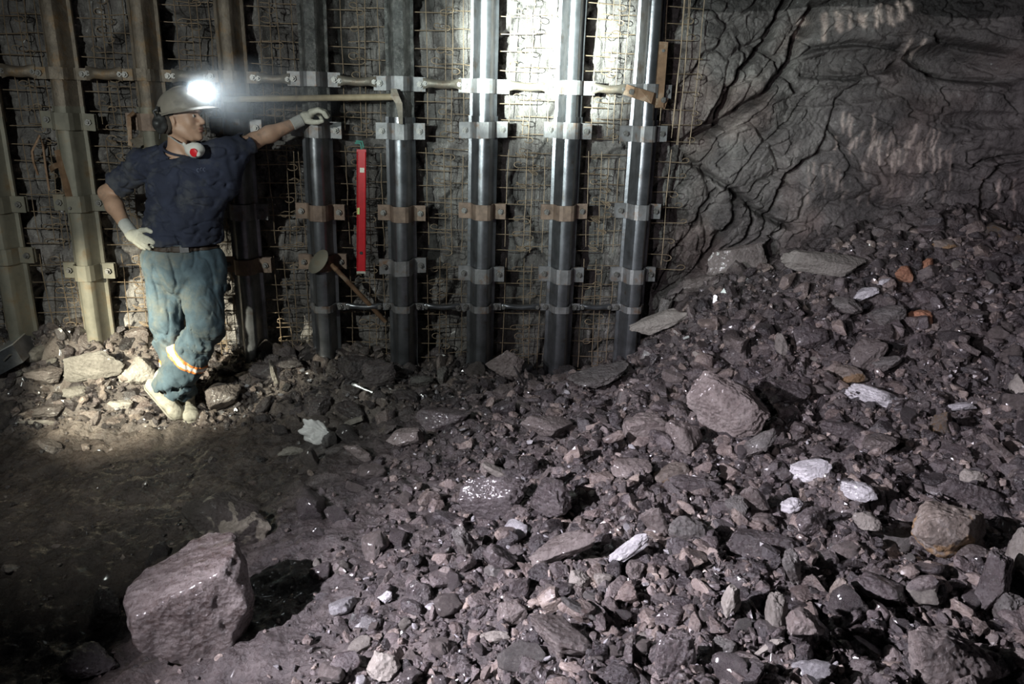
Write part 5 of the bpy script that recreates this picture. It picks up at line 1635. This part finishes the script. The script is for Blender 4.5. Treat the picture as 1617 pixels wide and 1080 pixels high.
    (75, 648, 60, 22, 'rock_mid', 'low broad stone above the long thin one', dict(thick=.6)),
    (220, 560, 44, 44, 'rock_pale', 'pale blocky rock behind the miner\'s calf', dict(thick=.9)),
    (205, 532, 60, 26, 'rock_pale', 'pale crumbling lump at the wall between slab and miner', dict(thick=.9)),
    (190, 640, 40, 18, 'rock_pale', 'pale stone left of the boots', dict(thick=.6)),
    (120, 618, 44, 20, 'rock_pale', 'pale stone in the lit rubble below the big pale slab', dict(thick=.6)),
    (68, 592, 64, 30, 'rock_mid', 'grey slabby rock right of the shiny metal box', dict(rot=-10, thick=.6)),
    (400, 760, 1, 1, None, '', {}),
    (345, 960, 1, 1, None, '', {}),
    (140, 1040, 90, 60, 'rock_dark', 'low dark rock in the bottom left corner', dict(thick=.6)),
    (165, 960, 50, 70, 'rock_dark', 'dark jagged rock against the left side of the biggest boulder', dict(thick=.8)),
]
occupied = []
DBG = False
for (px, py, w, h, mat, lab, kw) in HEROES:
    if mat is None:
        continue
    hero(px, py, w, h, mat, lab, **kw)
    occupied.append((px, py, w * .42, h * .42))

# other pieces lying about -------------------------------------------------
# crumpled plastic bag
g = hit(503, 696)
v, f = ico(4)
r_ = fbm(v[:, 0] * 2.2, v[:, 1] * 2.2, v[:, 2] * 2.2, 3)
cr = 1 - np.abs(fbm(v[:, 0] * 3.5 + 9, v[:, 1] * 3.5, v[:, 2] * 3.5, 4))
p = rock_shape(61, 4, 9, .06, .07, .28)[0] * np.array([.105, .06, .062])
p = p @ rotm(0, .2, R(26)).T
bag = obj('plastic_bag', p + np.array(g) + np.array([0, 0, .035]), f, 'bag', None, loc=tuple(g), sharp=60)
tag(bag, 'crumpled whitish plastic bag lying on the muddy floor', 'plastic bag')
# thin strip and small stick
g = hit(573, 622); a = P(556, 615, g.y + .01); b = P(589, 631, g.y - .02)
a.z = float(ground(a.x, a.y)) + .045; b.z = float(ground(b.x, b.y)) + .04
m = MB(); m.tube([a, a.lerp(b, .2) + Vector((0, 0, .004)), a.lerp(b, .6), b], [.009, .014, .007, .008], 8)
o = m.build('metal_strip', 'white_metal', None, loc=tuple(b)); tag(o, 'thin bright white strip on the floor in front of the arches', 'strip')
g = hit(557, 674); a = g + Vector((-.055, 0, -.012)); b = g + Vector((.055, .01, .03))
m = MB(); m.box((a + b) / 2 + Vector((0, 0, .016)), (b - a) / 2, Vector((0, .014, 0)), Vector((-.003, 0, .011))); o = m.build('wood_chip', 'rock_pale', None, smooth=False, loc=tuple(g))
tag(o, 'pale flat chip lying right of the crumpled bag', 'chip')
# metal box lid at the left edge
g = hit(22, 578)
t = thing('metal_box', tuple(g), 'shiny dented metal box lying at the left picture edge', 'box')
a1 = Vector((.10, .02, .055)); a2 = Vector((-.02, .11, .01)); a3 = Vector((-.03, .01, .05))
m = MB(); m.box(g + Vector((-.02, 0, .06)), a1, a2, a3); m.build('box_body', 'steel', t, smooth=False)
m = MB(); m.box(g + Vector((-.02, 0, .06)) + a3 * 1.05, a1 * 1.04, a2 * 1.04, a3 * .06); m.build('box_lid', 'white_metal', t, smooth=False)
m = MB(); m.tube([g + Vector((.02, -.10, .06)), g + Vector((.03, -.12, .07)), g + Vector((.06, -.11, .10)), g + Vector((.065, -.09, .10))], .006, 8); m.build('handle', 'bolt', t)

# ------------------------------------------------------------------ countable stones, copied from a few shapes
protos = {}
for mat, n in (('rock_dark', 6), ('rock_mid', 6), ('rock_pale', 4), ('rock_slate', 3), ('rock_rust', 2), ('rock_mica', 2)):
    L_ = []
    for k in range(n):
        v, f = rock_shape(900 + k + len(mat) * 31 + len(protos) * 7, 3, 8 + (k * 3) % 7, .03)
        me_o = obj('rock', v * np.array([1, .72, .42 + .12 * (k % 3)]), f, mat, None, sharp=30)
        L_.append(me_o)
    protos[mat] = L_
ZONES = {
    'crest': ('loose on the far upper part of the heap', 'stones on the upper heap'),
    'slope': ('loose on the middle of the rubble slope', 'stones on the middle slope'),
    'front': ('loose in the nearest rubble at the bottom of the picture', 'stones in the nearest rubble'),
    'foot': ('loose at the feet of the arches', 'stones at the feet of the arches'),
    'bank': ('loose in the lit rubble around the miner', 'stones around the miner'),
    'floor': ('loose on the bare muddy floor', 'stones on the muddy floor')}
TONE = {'rock_dark': 'dark angular stone', 'rock_mid': 'grey-brown angular stone', 'rock_pale': 'pale tan stone', 'rock_slate': 'grey layered stone', 'rock_rust': 'rust-stained stone', 'rock_mica': 'shiny whitish flake'}
rq = random.Random(77)
placed = [(a_, b_, max(c_, d_)) for a_, b_, c_, d_ in occupied]
used = {k: 0 for k in protos}
count = 0; tries = 0
while count < 178 and tries < 9000:
    tries += 1
    px = rq.uniform(-40, 1660); py = rq.uniform(345, 1090)
    if px < 900 and py < 540: continue
    if px < 480 and py > 690 and rq.random() < .93: continue
    if 200 < px < 350 and py < 690: continue
    if 900 <= px < 1500 and py < 600 - (px - 900) * .42: continue
    rad = (9 + 26 * rq.random() ** 2.0) * (.55 + .6 * (py - 340) / 740)
    if any((px - a_) ** 2 + (1.5 * (py - b_)) ** 2 < (rad * .75 + c_) ** 2 for a_, b_, c_ in placed): continue
    g = hit(px, py)
    if g.y > 4.62 and g.x < 1: continue
    placed.append((px, py, rad * .75))
    s = rad * (g - CAM).length / F_
    bank_ = px < 420 and 530 < py < 690
    if bank_: zone = 'bank'
    elif g.y < 2.75 and g.x > -.6: zone = 'front'
    elif g.x > .75 and g.y > 3.75: zone = 'crest'
    elif g.x > .1: zone = 'slope'
    elif g.y > 3.7: zone = 'foot'
    else: zone = 'floor'
    mat = rq.choices(['rock_dark', 'rock_mid', 'rock_pale', 'rock_slate', 'rock_rust', 'rock_mica'], [5, 5, 3.5 if bank_ else 1.0, 1.8, .3, .45])[0]
    L_ = protos[mat]; pr_ = L_[used[mat] % len(L_)]
    if used[mat] < len(L_):
        o = pr_
    else:
        o = pr_.copy(); C.objects.link(o)
    used[mat] += 1
    o.scale = (s, s * rq.uniform(.8, 1.1), s * rq.uniform(.85, 1.3))
    o.rotation_euler = (rq.uniform(-.55, .55), rq.uniform(-.55, .55), rq.uniform(0, 6.3))
    o.location = (g.x, g.y, g.z + s * .16)
    tag(o, TONE[mat] + ' ' + ZONES[zone][0], 'stone', ZONES[zone][1])
    o.name = 'stone'
    count += 1
for mat, L_ in protos.items():
    for k, o in enumerate(L_):
        if k >= used[mat]:
            bpy.data.objects.remove(o)


# ------------------------------------------------------------------ gravel nobody could count
def scatter(name, n, sub, smin, smax, power, region, weight, tints, flat, seed, label, mat='gravel', lift=.15, planes=9, edge=0):
    r = np.random.default_rng(seed)
    NP = 24
    shapes = [rock_shape(seed * 100 + k, sub, planes, .006, lo=.35)[0] for k in range(NP)]
    f0 = ico(sub)[1]
    xs = np.empty(0); ys = np.empty(0)
    while len(xs) < n:
        y = region[2] * (region[3] / region[2]) ** r.random(n)                       # denser near the photographer
        x = r.uniform(-1, 1, n) * 0
        x = r.uniform(region[0], region[1], n) * (.35 + .65 * y / region[3])
        k = r.random(n) < weight(x, y)
        xs = np.concatenate([xs, x[k]]); ys = np.concatenate([ys, y[k]])
    xs = xs[:n]; ys = ys[:n]
    z = ground(xs, ys)
    s = smin + (smax - smin) * r.random(n) ** power
    s *= (.6 + .4 * ys / 3)
    ang = r.uniform(0, 2 * np.pi, n); ta = r.normal(0, .45, n); tb = r.normal(0, .45, n)
    ca, sa = np.cos(ang), np.sin(ang); cb_, sb_ = np.cos(ta), np.sin(ta); cc_, sc_ = np.cos(tb), np.sin(tb)
    O = np.ones(n); Zr = np.zeros(n)
    Rz = np.stack([np.stack([ca, -sa, Zr], -1), np.stack([sa, ca, Zr], -1), np.stack([Zr, Zr, O], -1)], 1)
    Rx = np.stack([np.stack([O, Zr, Zr], -1), np.stack([Zr, cb_, -sb_], -1), np.stack([Zr, sb_, cb_], -1)], 1)
    Ry = np.stack([np.stack([cc_, Zr, sc_], -1), np.stack([Zr, O, Zr], -1), np.stack([-sc_, Zr, cc_], -1)], 1)
    RR = Rx @ Ry @ Rz
    dims = np.stack([s, s * r.uniform(.35, .95, n), s * r.uniform(flat[0], flat[1], n)], -1)
    wh = r.integers(0, NP, n); nv = len(shapes[0])
    SV = np.array(shapes)[wh] * dims[:, None, :]
    V = np.einsum('nij,nkj->nki', RR, SV) + np.stack([xs, ys, z + s * lift], -1)[:, None, :]
    Fc = f0[None] + (np.arange(n) * nv)[:, None, None]
    ti = np.array(tints)[r.integers(0, len(tints), n)] * r.uniform(.7, 1.3, n)[:, None]
    T = np.repeat(ti, nv, axis=0)
    o = obj(name, V.reshape(-1, 3), Fc.reshape(-1, 3), mat, None, smooth=False, attrs={'tint': T})
    tag(o, label, 'gravel', kind='stuff')
    return o


def w_pile(x, y):
    c = np.clip((x + .75) / 1.1, 0.02, 1)
    b = np.clip((y - 3.9) / .2, 0, 1) * (x < .3)
    return np.where(y > WA + .15 + WB * x, 0, np.maximum(c, b))


greys = [(1, .95, .94), (.7, .67, .68), (1.3, 1.2, 1.1), (.45, .43, .45), (.9, .86, .82), (1.75, 1.62, 1.45), (.32, .31, .33), (.55, .53, .54)]
scatter('rubble', 3600, 2, .024, .062, 1.9, (-3.6, 4.0, 1.35, 4.9), w_pile, greys, (.25, .7), 6, 'broken shards of rock covering the whole rubble slope', lift=.16, planes=7)
scatter('gravel', 12000, 1, .011, .030, 1.8, (-3.6, 4.0, 1.35, 4.9), w_pile, greys, (.25, .8), 3, 'coarse broken gravel between the larger stones', lift=.2, planes=6)
scatter('grit', 30000, 0, .004, .014, 1.5, (-3.4, 3.6, 1.35, 4.6), w_pile, greys, (.4, .9), 4, 'fine grit between the stones of the rubble slope', lift=.2)
scatter('glint_flakes', 1500, 1, .004, .019, 3.0, (-2.6, 3.6, 1.35, 4.6), w_pile, [(1, 1, 1)], (.2, .5), 5, 'tiny flakes made bright to imitate glints, sprinkled over the rubble slope', lift=.9, planes=5, mat='flake')  # mineral flakes enlarged and paled to stand in for sparkle on the stones
